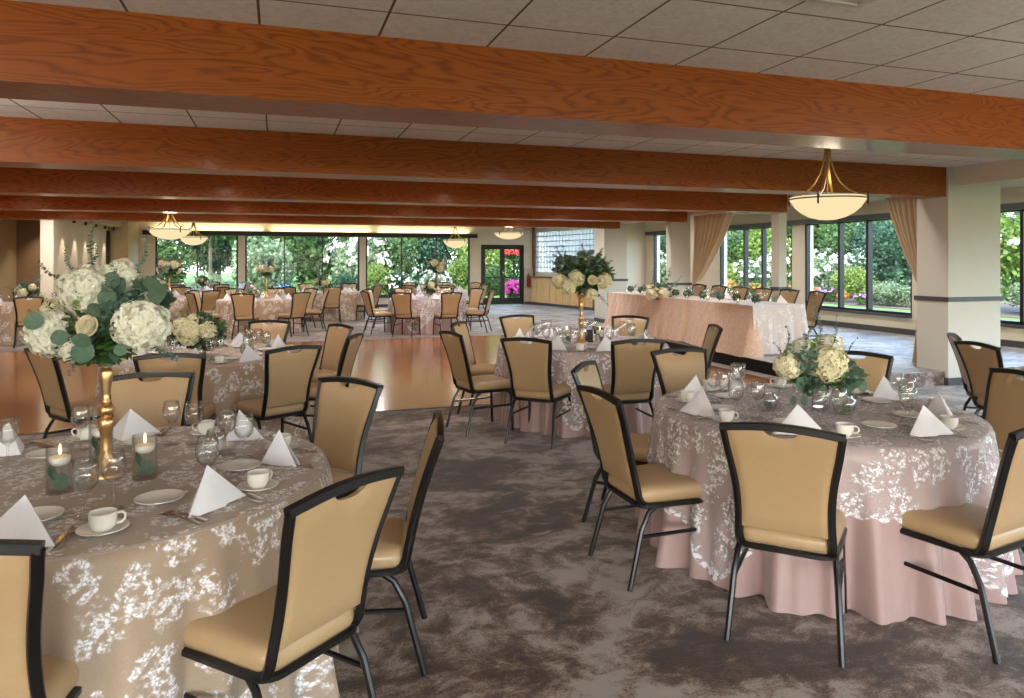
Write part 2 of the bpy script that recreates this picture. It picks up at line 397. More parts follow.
# local x runs A -> B, local y points into the building's outside (+y is to the left of A->B = east)
g = MB(); nx, nz = 20, 8
bw = LEN/nx; bh = (2.72-1.2)/nz
for i in range(nx):
    for k in range(nz): g.box(i*bw+.012, (i+1)*bw-.012, .03, .12, 1.2+k*bh+.012, 1.2+(k+1)*bh-.012)
g.obj('glass_block_panel', M['gblock'], gw, False)
m = MB()
for i in range(nx+1): m.box(i*bw-.009, i*bw+.009, .05, .1, 1.2, 2.72)
for k in range(nz+1): m.box(0, LEN, .05, .1, 1.2+k*bh-.009, 1.2+k*bh+.009)
m.obj('mortar_grid', M['rail'], gw, False)
lw = MB().box(0, LEN, 0, .2, 0, 1.2).box(0, LEN, 0, .2, 2.72, 3.1)
o = lw.obj('wall_bar', M['cream'], None, False); o.location = A; o.rotation_euler = (0, 0, ang); struct('wall_bar', 'cream wall around the glass block window', o, None)
o = MB().box(-.02, .1, -.06, .2, 1.0, 2.9).obj('trim_10', M['walnut'], None, False); o.location = A; o.rotation_euler = (0, 0, ang); struct('trim_10', 'wooden post at the end of the glass blocks', o, None)
bar = thing('bar_counter', 'long light wood bar counter under the glass block window', 'bar counter', A, ang)
for i in range(9):
    a = .1+i*(LEN-.2)/9; MB().box(a+.012, a+(LEN-.2)/9-.012, -.2, -.03, .1, 1.0).obj('front_panel', M['maple'], bar, False)
MB().box(.1, LEN-.1, -.185, -.03, .1, .99).obj('carcass', M['walnut'], bar, False)
MB().box(.08, LEN-.08, -.26, -.03, 1.0, 1.06).obj('countertop', M['walnut'], bar, False)
MB().box(.1, LEN-.1, -.16, -.03, 0, .1).obj('kick_plate', M['kick'], bar, False)
ex = thing('extinguisher_cabinet', 'small wall cabinet with a red fire extinguisher beside the glass doors', 'fire extinguisher cabinet', (8.80, YB-.135, .62))
MB().box(0, .02, 0, .13, 0, .72).box(.28, .30, 0, .13, 0, .72).box(0, .3, 0, .13, 0, .02).box(0, .3, 0, .13, .7, .72).box(0, .3, .12, .13, 0, .72).obj('cabinet_box', M['vent'], ex, False)
MB().lathe([(0, .05), (.06, .05), (.06, .42), (.045, .47), (.02, .5), (.02, .55), (0, .55)], 12, (.15, .065, 0)).obj('extinguisher_bottle', M['red'], ex)
# closing wall and window wall on the platform side
struct('wall_alcove', 'cream wall between the bar and the side windows', MB().box(10.0, XR+.25, 21.3, 21.5, 0, 3.1), M['cream'])
WR = [(-4.6, -1.6, [1.0, 2.0]), (-1.2, 1.8, [1.0, 2.0]), (2.2, 5.2, [1.0, 2.0]), (5.6, 7.0, [.7]), (7.35, 10.35, [8.6-7.35, 9.5-7.35]), (10.75, 13.72, [11.86-10.75, 12.65-10.75]), (14.15, 17.1, [15.26-14.15, 16.0-14.15]), (18.9, 20.8, [.95])]
wr = MB(); ys = YF
wr.box(XR, XR+.25, YF, 21.4, 0, .56).box(XR, XR+.25, YF, 21.4, 2.5, 3.1)
for a, b, ms in WR: wr.box(XR, XR+.25, ys, a, .56, 2.5); ys = b
wr.box(XR, XR+.25, ys, 21.4, .56, 2.5)
struct('wall_right', 'cream side wall with a row of garden windows', wr, M['cream'])
rl = ['rear side window', 'second rear side window', 'side window beside the camera', 'narrow side window', 'side window beyond the broad pillar', 'side window with purple and orange flowers below', 'side window behind the head table', 'narrow side window by the curtain']
for i, (a, b, ms) in enumerate(WR):
    window('window_%d' % (i+5), rl[i], (XR, b, 0), -pi/2, b-a, [(b-a)-m for m in ms], .56, 2.5, mw=.06)
struct('trim_11', 'grey blind box above the side windows', MB().box(XR-.13, XR-.005, YF, 17.4, 2.47, 2.58).box(XR-.13, XR-.005, 18.6, 21.1, 2.47, 2.58), M['rail'])
struct('baseboard_right', 'dark baseboard under the side windows', MB().box(XR-.02, XR, 7.1, 14.5, .18, .29).box(XR-.02, XR, 14.52, 21.3, 0, .11).box(XR-.02, XR, YF, 7.1, 0, .11), M['rail'])
# pillars
def pillar(name, label, x0, x1, y0, y1, zb, zt, rail=True):
    o = struct(name, label, MB().box(x0, x1, y0, y1, zb, zt), M['white_wall'])
    if rail:
        r = MB().box(x0-.025, x1+.025, y0-.025, y1+.025, 1.09, 1.15).obj('chair_rail', M['rail'], o, False)
        MB().box(x0-.012, x1+.012, y0-.012, y1+.012, zb, zb+.1).obj('plinth', M['rail'], o, False)
    return o
pillar('wall_pillar_1', 'broad white pillar with a grey chair rail at the platform step', 8.28, 9.2, 7.05, 7.53, 0, HC-.0)
pillar('wall_pillar_2', 'slender white column behind the head table', 8.60, 8.77, 10.75, 10.95, .18, 2.6)
pillar('wall_pillar_3', 'white pillar beside the far curtain', 8.10, 8.58, 13.62, 13.82, .18, HC)
pillar('wall_pillar_4', 'far white pillar beside the bar', 8.13, 8.78, 17.0, 17.6, 0, HC)
# side with the spot-lit wall
wl = MB().box(XL-.25, XL, YF, YB+.25, 0, 3.1)
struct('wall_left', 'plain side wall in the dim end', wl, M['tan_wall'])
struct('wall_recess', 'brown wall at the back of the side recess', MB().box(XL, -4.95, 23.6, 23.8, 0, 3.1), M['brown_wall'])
struct('wall_spotlit', 'pale partition wall washed by track spotlights', MB().box(-4.95, -4.7, 18.2, 23.6, 0, HC), M['cream'])
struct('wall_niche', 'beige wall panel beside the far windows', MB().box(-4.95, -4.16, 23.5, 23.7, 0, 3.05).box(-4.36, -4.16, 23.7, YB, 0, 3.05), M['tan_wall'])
struct('trim_12', 'dark post at the end of the spot-lit wall', MB().box(-4.72, -4.62, 23.35, 23.5, 0, 2.5), M['dark'])
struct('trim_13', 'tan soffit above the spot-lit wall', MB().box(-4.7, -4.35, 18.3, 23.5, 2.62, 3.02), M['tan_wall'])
wf = MB().box(XL, XR+.25, YF-.25, YF, 0, .45).box(XL, XR+.25, YF-.25, YF, 2.5, 3.1)
for a, b in ((XL, -6.2), (-2.9, -2.5), (.9, 1.3), (4.7, 5.1), (8.5, 8.9), (11.3, XR+.25)): wf.box(a, b, YF-.25, YF, .45, 2.5)
struct('wall_front', 'window wall behind the camera', wf, M['cream'])

vt = thing('ceiling_vent', 'square white air vent set in the ceiling tiles', 'air vent', (2.04, 2.13, HC-.012))
MB().box(0, .6, 0, .03, 0, .012).box(0, .6, .57, .6, 0, .012).box(0, .03, .03, .57, 0, .012).box(.57, .6, .03, .57, 0, .012).obj('vent_frame', M['vent'], vt, False)
v = MB()
for k in range(8): v.box(.03, .57, .05+k*.065, .085+k*.065, .002, .01)
v.obj('grille', M['vent'], vt, False)

# ---------------------------------------------------------------- pendants
def make_pendant():
    t = thing('pendant_lamp', '', 'pendant lamp', (0, 0, 0))
    H = .62
    MB().lathe([(0, H), (.08, H), (.075, H-.03), (.03, H-.05), (0, H-.05)], 20).obj('canopy', M['bronze'], t)
    MB().tube([(0, 0, H-.04), (0, 0, .02)], .007, 8).obj('stem', M['bronze'], t)
    for k in range(4):
        a = pi/4*.6+k*pi/2; ca, sa = cos(a), sin(a)
        prof = [(.022, H-.05), (.024, .44), (.036, .34), (.07, .235), (.125, .145), (.20, .075), (.30, .03), (.365, .012)]
        MB().tube([(r*ca, r*sa, z) for r, z in prof], 0, rect=(.012, .006), up=(-sa, ca, 0)).obj('arm', M['bronze'], t)
        MB().box(-.006, .006, -.008, .008, -.06, .05).obj('clip', M['dark'], t, loc=(.372*ca, .372*sa, 0), rot=(0, 0, a))
    b = MB(); pr = [(.345, .02), (.36, .015), (.362, 0), (.35, -.02), (.31, -.075), (.25, -.125), (.17, -.165), (.08, -.187), (.001, -.192)]
    b.lathe(pr, 40); b.obj('glass_bowl', M['bowl'], t)
    MB().lathe([(.366, -.008), (.372, -.006), (.372, .003), (.366, .004)], 40).obj('rim_band', M['dark'], t)
    return t
pend = Kind(make_pendant())
PEND = [('bronze pendant lamp with glowing bowl before the second beam', (4.9, 5.44), 2.2, 5),
        ('large bowl pendant lamp before the far window onto the lawn', (-1.95, 15.05), 2.22, 8),
        ('smaller bowl pendant lamp close to the lawn window', (-2.3, 22.6), 2.3, 6),
        ('bowl pendant lamp before the last pane of the far windows', (5.35, 22.0), 2.26, 6),
        ('bowl pendant lamp before the glass doors', (5.75, 17.75), 2.34, 7),
        ('added unseen bowl pendant lamp over the dim wall end of the first bay', (-2.9, 5.44), 2.22, 88),  # rows from here: unseen lamps added to lighten the ceiling
        ('added unseen bowl pendant lamp above the champagne table', (-2.2, 2.1), 2.22, 50),
        ('added unseen bowl pendant lamp over the platform end near the camera', (5.2, 1.9), 2.22, 50),
        ('added unseen bowl pendant lamp behind the camera, dim wall half', (-2.0, -.9), 2.22, 120),
        ('added unseen bowl pendant lamp behind the camera, platform half', (3.4, -.9), 2.22, 120)]
for lab, (x, y), z, en in PEND:
    top = HC if y < 17.9 else 3.02
    sc = 1.0
    o = pend((x, y, z), radians(8), lab, 'bowl pendant lamps', ((.93, .93) if x > 4.85 and y < 6 else (1.06, 1.06))+((top-z)/.62,))
    L = bpy.data.lights.new('pendant_bulb', 'POINT'); L.energy = en; L.color = (1, .86, .66) if en < 20 else (1, .93, .84); L.shadow_soft_size = .12
    lo = bpy.data.objects.new('pendant_bulb', L); COL.objects.link(lo); lo.location = (x, y, z+.12)

# ---------------------------------------------------------------- chair
def rounded(w0, w1, y0, y1, r, inset=0, n=5):
    """outline, rear half width w0 at y0, front half width w1 at y1"""
    w0 -= inset; w1 -= inset; y0 += inset; y1 -= inset; r = max(.008, r-inset)
    out = []
    for cx, cy, a0 in ((w1-r, y1-r, 0), (-w1+r, y1-r, 90), (-w0+r, y0+r, 180), (w0-r, y0+r, 270)):
        for k in range(n+1):
            a = radians(a0+90*k/n); out.append((cx+r*cos(a), cy+r*sin(a)))
    return out
def backw(z):
    t = (z-.42)/.5
    return .176-.012*sin(pi*min(1, max(0, t*1.25)))*.9+.038*max(0, t)**2.2
def backy(z):
    t = max(0, (z-.42)/.5)
    return -.20-.085*t-.05*t*t
def make_chair():
    t = thing('banquet_chair', '', 'chair')
    s = MB(); rings = [(.407, .03), (.41, .008), (.425, 0), (.452, 0), (.470, .008), (.481, .025), (.487, .055), (.491, .10), (.493, .16)]
    vs = []; n = None
    for z, ins in rings:
        ol = rounded(.20, .222, -.205, .235, .07, ins*.98); n = len(ol); vs += [(x, y, z) for x, y in ol]
    fs = [(i*n+j, i*n+(j+1) % n, (i+1)*n+(j+1) % n, (i+1)*n+j) for i in range(len(rings)-1) for j in range(n)]
    fs += [tuple(range((len(rings)-1)*n, len(rings)*n)), tuple(reversed(range(n)))]
    s.add(vs, fs).obj('seat', M['vinyl'], t, sharp=60)
    ol = rounded(.196, .215, -.20, .225, .06)
    ol.append(ol[0]); ol.append(ol[1])
    MB().tube([(x, y, .395) for x, y in ol], .015, 6, cap=False).obj('seat_frame', M['black'], t)
    # back frame
    pts = []
    zs = [.395, .41, .44, .48, .54, .60, .66, .72, .78, .84, .89, .925]
    side = lambda sg: [(sg*.186, -.11, .388)]+[(sg*(.182 if z < .42 else backw(z)+.012), -.165 if z < .40 else (-.188 if z < .42 else backy(z)), z) for z in zs]
    fr = MB()
    for sg in (-1, 1): fr.tube(side(sg), 0, rect=(.0145, .0155), up=(0, 1, 0))
    w = backw(.925)+.012; top = [(-w-.012+(2*w+.024)*k/10, backy(.925)-.004*sin(pi*k/10), .925+.020*sin(pi*k/10)) for k in range(11)]
    fr.tube(top, 0, rect=(.0155, .0145), up=(0, 0, 1)); fr.obj('back_frame', M['black'], t)
    # back cushion
    b = MB(); nu, nv = 24, 14
    def P(u, v, sgn):
        zt = .925+.020*cos(u*pi/2)-.012
        xx = u*backw(.9); nt = .032*sqrt(max(0, 1-(xx/.07)**2)); zt -= nt
        zb = .482; z = zb+(zt-zb)*v
        edge = min(1, (1-abs(u))*7)*min(1, min(v, 1-v)*9)
        th = .009+.012*sqrt(max(0, edge))
        return (u*(backw(z)+.001), backy(z)+sgn*th, z)
    for sgn in (1, -1):
        vs = [P(-1+2*i/nu, j/nv, sgn) for j in range(nv+1) for i in range(nu+1)]
        q = [(j*(nu+1)+i, j*(nu+1)+i+1, (j+1)*(nu+1)+i+1, (j+1)*(nu+1)+i) for j in range(nv) for i in range(nu)]
        b.add(vs, [tuple(reversed(f)) for f in q] if sgn > 0 else q)
    N = (nu+1)*(nv+1)
    rim = [i for i in range(nu+1)]+[j*(nu+1)+nu for j in range(1, nv+1)]+[nv*(nu+1)+i for i in range(nu-1, -1, -1)]+[j*(nu+1) for j in range(nv-1, 0, -1)]
    b.add([], []); b.f += [(rim[k], rim[(k+1) % len(rim)], rim[(k+1) % len(rim)]+N, rim[k]+N) for k in range(len(rim))]
    b.obj('backrest', M['vinyl'], t, sharp=50)
    for sg in (-1, 1):
        MB().tube([(sg*.212, .222, 0), (sg*.203, .206, .33), (sg*.199, .195, .365), (sg*.195, .16, .388), (sg*.19, .02, .391)], .0135, 8).obj('leg', M['black'], t)
        MB().tube([(sg*.224, -.275, 0), (sg*.206, -.20, .28), (sg*.197, -.155, .36), (sg*.19, -.11, .39)], .0135, 8).obj('leg', M['black'], t)
        MB().tube([(sg*.206, .212, .25), (sg*.2085, -.207, .25)], .0105, 6).obj('stretcher', M['black'], t)
        MB().tube([(sg*.19, .02, .391), (sg*.19, -.11, .39)], .0135, 6).obj('side_rail', M['black'], t)
    return t
chair_k = Kind(make_chair())
def chair(bt, face, label, group):
    """bt: back-top centre (r,d) in camera axes, face: facing (r,d)"""
    f = (RV*face[0]+FV*face[1]).normalized(); p = RV*bt[0]+FV*bt[1]+f*.335
    zz = .18 if (p.x > 6.66 and 7.1 < p.y < 14.5) else (.006 if (7.75 < p.y < 14.85 and p.x < 6.4) else 0)
    return chair_k((p.x, p.y, zz), atan2(-f.x, f.y), label, group)

# ---------------------------------------------------------------- table linen
def fold_fn(seed, ns=(9, 16, 27, 41), amps=(.45, .5, .6, .4)):
    rnd = random.Random(seed); ph = [rnd.uniform(0, 2*pi) for _ in ns]
    return lambda a: sum(am*cos(n*a+p) for n, am, p in zip(ns, amps, ph))
def cloth(name, label, cat, loc, R, top, drop, mat, seed, amp=.03, flare=.03, grow=0.0, lift=0.0, scallop=0.0, group=None, nt=340, ns=22):
    ff = fold_fn(seed); b = MB(); vs = []; uv = []; rows = []; hs = []
    def ringrow(fn):
        rows.append(len(vs))
        for j in range(nt+1):
            a = 2*pi*j/nt-pi; p, q = fn(a); vs.append(p); uv.append(q)
    for k in range(1, 9):
        r = R*k/8*(1 if k < 8 else .985)
        zz = top+lift
        ringrow(lambda a: ((r*cos(a), r*sin(a), zz), (r*cos(a), r*sin(a))))
    for k in range(ns+1):
        s = k/ns
        def fn(a, s=s):
            D = drop(a); d = D*s
            if scallop and s > .9: d -= scallop*(1-abs(sin(a*30)))*(s-.9)*10*.8
            d = max(d, 0.004*s)
            t = min(1, d/.75)
            rr = R+grow+.012*min(1, d/.03)+flare*t+amp*(t**1.15)*ff(a)
            return (rr*cos(a), rr*sin(a), top+lift-d-.006), (a*R+3, 3-d)
        ringrow(fn); hs += [0.0]*(rows[-1]-len(hs))+[s if lift else 0.0]*(nt+1)
    n = nt+1
    fs = [(rows[i]+j, rows[i]+j+1, rows[i+1]+j+1, rows[i+1]+j) for i in range(len(rows)-1) for j in range(nt)]
    fs = [tuple(reversed(f)) for f in fs]
    ci = len(vs); vs.append((0, 0, top+lift)); uv.append((0, 0))
    fs += [(ci, rows[0]+j, rows[0]+j+1) for j in range(nt)]
    b.add(vs, fs, [tuple(q) for q in uv])
    o = b.obj(name, mat, None, True, None); o.location = loc; o.rotation_euler = (0, 0, -TH)
    hs += [0.0]*(len(vs)-len(hs)); o.data.attributes.new('hem', 'FLOAT', 'POINT').data.foreach_set('value', hs)
    return tag(o, label, cat, group)
TOP = .76
def square_drop(R, half, a0, lim=.73):
    def f(a):
        c = max(abs(cos(a-a0)), abs(sin(a-a0))); return min(lim, half/c-R)
    return f

# ---------------------------------------------------------------- tableware
def solid(outline, z0, z1, bend=None):
    n = len(outline); b = MB(); zf = bend or (lambda x, y: 0)
    vs = [(x, y, z0+zf(x, y)) for x, y in outline]+[(x, y, z1+zf(x, y)) for x, y in outline]
    return b.add(vs, [tuple(reversed(range(n))), tuple(range(n, 2*n))]+[(i, (i+1) % n, n+(i+1) % n, n+i) for i in range(n)])
def strip(cs, z0, th, zf=lambda y: 0):
    """cs: (y, halfwidth) stations"""
    b = MB(); vs = []
    for y, w in cs: z = z0+zf(y); vs += [(-w, y, z), (w, y, z), (w*.8, y, z+th), (-w*.8, y, z+th)]
    fs = [(i*4+j, i*4+(j+1) % 4, i*4+4+(j+1) % 4, i*4+4+j) for i in range(len(cs)-1) for j in range(4)]
    k = len(cs)-1; return b.add(vs, fs+[(3, 2, 1, 0), (k*4, k*4+1, k*4+2, k*4+3)])
def make_fork():
    zf = lambda y: .006*sin(max(0, (y+.10))/.2*pi)
    b = strip([(-.10, .009), (-.08, .008), (-.03, .004), (.02, .0035), (.04, .008), (.055, .012), (.06, .012)], .001, .0025, zf)
    for k in range(4):
        x = -.0095+k*.0063; t = strip([(.058, .002), (.08, .0018), (.1, .0012)], .001, .002, zf); b.add([(v[0]+x, v[1], v[2]) for v in t.v], t.f)
    return tag(b.obj('fork', M['steel']), '', 'fork')
def make_knife():
    b = strip([(-.115, .009), (-.1, .0095), (-.02, .006), (0, .006), (.01, .0095), (.08, .011), (.105, .008), (.118, .002)], .001, .003)
    return tag(b.obj('knife', M['steel']), '', 'knife')
def make_spoon():
    zf = lambda y: .006*sin(max(0, (y+.09))/.18*pi)-(.003 if .045 < y < .085 else 0)
    b = strip([(-.09, .009), (-.07, .008), (-.02, .0035), (.03, .0035), (.042, .009), (.055, .017), (.07, .018), (.085, .013), (.093, .003)], .004, .0025, zf)
    return tag(b.obj('spoon', M['steel']), '', 'spoon')
def make_goblet():
    p = [(.001, .002), (.033, .002), (.033, .004), (.012, .008), (.0045, .014), (.004, .06), (.006, .072), (.02, .082), (.034, .1), (.039, .125), (.037, .155), (.034, .178), (.0325, .178), (.0355, .155), (.0375, .125), (.033, .102), (.018, .085), (.001, .08)]
    return tag(MB().lathe(p, 24).obj('water_goblet', M['glass'], None, True, None), '', 'glass')
def make_wine():
    p = [(.001, .002), (.034, .002), (.034, .004), (.012, .007), (.004, .013), (.0035, .085), (.006, .095), (.024, .105), (.037, .125), (.04, .145), (.036, .18), (.031, .205), (.0297, .205), (.0345, .18), (.0385, .145), (.0355, .127), (.022, .108), (.001, .102)]
    return tag(MB().lathe(p, 24).obj('wine_glass', M['glass'], None, True, None), '', 'glass')
def make_cup():
    t = thing('coffee_cup', '', 'cup')
    p = [(.001, .0), (.026, .0), (.028, .004), (.036, .012), (.0405, .03), (.042, .058), (.0395, .058), (.038, .03), (.033, .014), (.001, .008)]
    MB().lathe(p, 28).obj('cup_body', M['china'], t, sharp=60)
    MB().tube([(.039, 0, .048), (.054, 0, .05), (.063, 0, .042), (.062, 0, .028), (.052, 0, .018), (.038, 0, .016)], .0042, 8).obj('handle', M['china'], t)
    return t
def make_saucer():
    p = [(.001, .0), (.04, .0), (.043, .003), (.072, .013), (.076, .0145), (.0755, .0165), (.07, .0155), (.042, .006), (.03, .005), (.001, .005)]
    return tag(MB().lathe(p, 32).obj('saucer', M['china'], None, True, 60), '', 'saucer')
def make_plate():
    p = [(.001, .0), (.05, .0), (.054, .003), (.078, .012), (.083, .013), (.0825, .0155), (.077, .0145), (.054, .006), (.001, .005)]
    return tag(MB().lathe(p, 36).obj('bread_plate', M['china'], None, True, 60), '', 'plate')
def make_napkin():
    b = MB(); n = 8
    apex = Vector((0, .01, .140)); L = Vector((-.130, -.045, .001)); R_ = Vector((.130, -.045, .001)); Bk = Vector((.01, .085, .001))
    def patch(a, p, q, bulge, off=0):
        nrm = (p-a).cross(q-a).normalized(); vs = []; fs = []; idx = {}
        for i in range(n+1):
            for j in range(n+1):
                s = i/n; t = j/n
                base = p.lerp(q, t); P = a.lerp(base, s)
                P = P + nrm*(bulge*sin(pi*t)*s*sin(pi*min(1, s*.55+.1))+off)
                idx[i, j] = len(vs); vs.append(P)
        for i in range(n):
            for j in range(n): fs.append((idx[i, j], idx[i+1, j], idx[i+1, j+1], idx[i, j+1]))
        b.add(vs, fs)
    patch(apex, L, R_, .014); patch(apex, R_, Bk, .006); patch(apex, Bk, L, .006)
    patch(apex+Vector((0, .002, 0)), Vector((-.122, -.057, .0005)), Vector((.02, -.061, .0005)), .008)
    b.add([L, R_, Bk], [(0, 2, 1)])
    return tag(b.obj('folded_napkin', M['linen'], None, True, 50), '', 'napkin')
K = {'napkin': Kind(make_napkin()), 'saucer': Kind(make_saucer()), 'cup': Kind(make_cup()), 'plate': Kind(make_plate()), 'goblet': Kind(make_goblet()), 'wine': Kind(make_wine()), 'fork': Kind(make_fork()), 'knife': Kind(make_knife()), 'spoon': Kind(make_spoon())}
GRP = {'napkin': 'folded napkins', 'saucer': 'saucers', 'cup': 'coffee cups', 'plate': 'bread plates', 'goblet': 'water goblets', 'wine': 'wine glasses', 'fork': 'forks', 'knife': 'knives', 'spoon': 'spoons'}
def put(kind, c, phi, rad, t, rot, label, top, scale=None, z=0.0):
    """phi: seat azimuth (camera axes), rad: radial distance, t: sideways (+ = the sitter's right side)"""
    r = c[0]+rad*cos(phi)-t*sin(phi); d = c[1]+rad*sin(phi)+t*cos(phi)
    p = W(r, d, top+z)
    return K[kind](p, phi+pi/2-TH+rot, label, GRP[kind], scale)
LB = {'napkin': 'white pointed napkin', 'saucer': 'white saucer', 'cup': 'white coffee cup', 'plate': 'white bread plate', 'goblet': 'stemmed water goblet', 'wine': 'tall wine glass', 'fork': 'steel dinner fork', 'knife': 'steel knife', 'spoon': 'steel spoon'}
def setting(c, phi, where, top, level):
    rnd = random.Random(int(phi*1000)+int(c[1]*100)); J = lambda a: rnd.uniform(-a, a)
    lab = lambda k, pre='': (pre+LB[k])+', '+where
    put('napkin', c, phi, .68+J(.02), J(.015), J(.35), lab('napkin'), top)
    if level <= 2:
        put('goblet', c, phi, .52+J(.02), .10+J(.01), 0, lab('goblet'), top, 1.1)
        put('wine', c, phi, .46+J(.02), .175+J(.01), 0, lab('wine'), top, 1.0)
    if level <= 1:
        q = .205+J(.01); rr = .67+J(.015)
        put('saucer', c, phi, rr, q, 0, lab('saucer'), top)
        put('cup', c, phi, rr, q, pi*.1+J(.5), lab('cup'), top, z=.0055)
        put('plate', c, phi, .50+J(.02), -.06+J(.01), 0, lab('plate'), top)
    if level == 0:
        put('fork', c, phi, .70+J(.01), -.118, J(.1), lab('fork', 'outer '), top)
        put('fork', c, phi, .71+J(.01), -.146, J(.1), lab('fork', 'inner '), top)
        put('knife', c, phi, .71+J(.01), .105, J(.06), lab('knife'), top)
        put('spoon', c, phi, .71+J(.01), .127, J(.06), lab('spoon'), top)

# ---------------------------------------------------------------- flowers
def fib(n):
    ga = pi*(3-sqrt(5))
    for i in range(n):
        z = 1-2*(i+.5)/n; r = sqrt(1-z*z); yield Vector((r*cos(ga*i), r*sin(ga*i), z))
def frame_of(n, rnd):
    n = n.normalized(); a = Vector((rnd.uniform(-1, 1), rnd.uniform(-1, 1), rnd.uniform(-1, 1))); u = (a-n*a.dot(n)).normalized(); return u, n.cross(u), n
def hydrangea_mesh(mat, name, n=190, seed=1):
    b = MB(); rnd = random.Random(seed)
    for p in fib(n):
        c = p*rnd.uniform(.84, 1.0); nn = (p+Vector((rnd.uniform(-.35, .35),)*3)+Vector((rnd.uniform(-.3, .3), rnd.uniform(-.3, .3), 0))).normalized(); u, v, w = frame_of(nn, rnd); s = rnd.uniform(.66, .92)
        for k in range(4):
            a = k*pi/2; e = u*cos(a)+v*sin(a); f = v*cos(a)-u*sin(a)
            pts = [(0.01, 0, 0), (.07, .085, .03), (.17, .09, .045), (.225, .0, .02), (.17, -.09, .045), (.07, -.085, .03)]
            b.add([c+(e*x+f*y+w*z)*s for x, y, z in pts], [(0, 1, 2, 3), (0, 3, 4, 5)])
    return b.mesh(name, mat, False)
def core_mesh(mat, name):
    b = MB().ball((0, 0, 0), .86, 12, 8); return b.mesh(name, mat)
def rose_mesh(mat, name):
    b = MB(); rnd = random.Random(3)
    for lay in range(6):
        n = (3, 4, 5, 5, 6, 6)[lay]; rr = (.10, .2, .32, .46, .62, .78)[lay]; top = (.56, .55, .5, .41, .28, .10)[lay]
        for k in range(n):
            a0 = 2*pi*k/n+lay*.7; wd = 2*pi/n*.78; vs = []
            for j in range(5):
                t = j/4
                for i in range(6):
                    u = i/5*2-1; a = a0+u*wd; r = rr*(.25+.75*t**.6)+(.10*lay/5)*max(0, t-.6)*2-.05*abs(u)
                    z = -.5+(top+.5)*t-.12*u*u*t-(.16*lay/5)*max(0, t-.7)*2; vs.append((r*cos(a), r*sin(a), z))
            b.add(vs, [(j*6+i, j*6+i+1, j*6+7+i, j*6+6+i) for j in range(4) for i in range(5)])
    b.ball((0, 0, .18), (.15, .15, .36), 10, 8); b.ball((0, 0, -.1), (.55, .55, .4), 10, 8)
    return b.mesh(name, mat)
def leaf_pts(L, w, kind):
    if kind == 'round': return [(0, 0), (.12*L, .3*w), (.35*L, .5*w), (.65*L, .5*w), (.9*L, .28*w), (L, 0), (.9*L, -.28*w), (.65*L, -.5*w), (.35*L, -.5*w), (.12*L, -.3*w)]
    return [(0, 0), (.25*L, .35*w), (.5*L, .5*w), (.75*L, .33*w), (L, 0), (.75*L, -.33*w), (.5*L, -.5*w), (.25*L, -.35*w)]
def add_leaf(b, o, e, n, L, w, kind='round', cup=.12):
    e = e.normalized(); f = n.cross(e).normalized(); n = e.cross(f)
    pts = leaf_pts(L, w, kind); h = len(pts)//2
    vs = [o+e*x+f*y+n*(cup*abs(y)-cup*.6*x*x/max(L, 1e-6)) for x, y in pts]
    b.add(vs, [tuple(range(0, h+1)), tuple([0]+list(range(h, len(pts))))])
def sprig_mesh(mat, name, seed, n=11, lw=.16, bendv=.35):
    """unit-length sprig growing along +z"""
    rnd = random.Random(seed); b = MB(); pts = [Vector((bendv*(i/10)**2*.5, .08*sin(i*.6), i/10)) for i in range(11)]
    b.tube(pts, [.012*(1-.06*i) for i in range(11)], 5)
    for k in range(n):
        t = .15+.85*k/(n-1); i = min(9, int(t*10)); p = pts[i].lerp(pts[i+1], t*10-i)
        for sg in (-1, 1):
            a = rnd.uniform(0, pi)+k*1.3; e = Vector((cos(a)*sg, sin(a)*sg, rnd.uniform(.2, .7)))
            L = lw*(1.25-.6*t)*rnd.uniform(.8, 1.2); add_leaf(b, p, e, Vector((rnd.uniform(-.5, .5), rnd.uniform(-.5, .5), 1)), L, L*.85)
    return b.mesh(name, mat, False)
def foliage_mesh(mat, name, seed, n=150, L=.42, kind='point'):
    rnd = random.Random(seed); b = MB()
    for p in fib(n):
        o = p*rnd.uniform(.25, .75); e = (p+Vector((rnd.uniform(-.6, .6), rnd.uniform(-.6, .6), rnd.uniform(-.6, .6)))); l = L*rnd.uniform(.7, 1.2)
        u, v, w = frame_of(e, rnd); add_leaf(b, o, e, u, l, l*(.5 if kind == 'point' else .9), kind)
    return b.mesh(name, mat, False)
def disc_mesh(mat, name):
    b = MB(); add_leaf(b, Vector((-.5, 0, 0)), Vector((1, 0, 0)), Vector((0, 0, 1)), 1, .95, 'round', .08); return b.mesh(name, mat, False)
FM = {'hyd': hydrangea_mesh(M['petal'], 'hydrangea_head'), 'hydc': hydrangea_mesh(M['cream_petal'], 'hydrangea_head', 190, 2), 'core': core_mesh(M['core'], 'flower_core'), 'corew': core_mesh(M['petal'], 'flower_core'), 'rose': rose_mesh(M['rose'], 'rose'),
      'euc': sprig_mesh(M['euca'], 'eucalyptus_sprig', 1), 'euc2': sprig_mesh(M['euca'], 'eucalyptus_sprig', 5, 14, .1, .6), 'spr': sprig_mesh(M['leafl'], 'green_sprig', 8, 10, .16, .2),
      'fol': foliage_mesh(M['leafd'], 'foliage', 1), 'folr': foliage_mesh(M['leafs'], 'foliage', 2, 110, .42, 'round'), 'fole': foliage_mesh(M['euca'], 'foliage', 4, 150, .34, 'round'), 'leaf': disc_mesh(M['leafs'], 'leaf')}
NM = {'hyd': 'hydrangea', 'hydc': 'hydrangea', 'rose': 'rose', 'euc': 'eucalyptus_sprig', 'euc2': 'eucalyptus_sprig', 'spr': 'green_sprig', 'fol': 'foliage', 'folr': 'foliage', 'fole': 'foliage', 'leaf': 'leaf'}
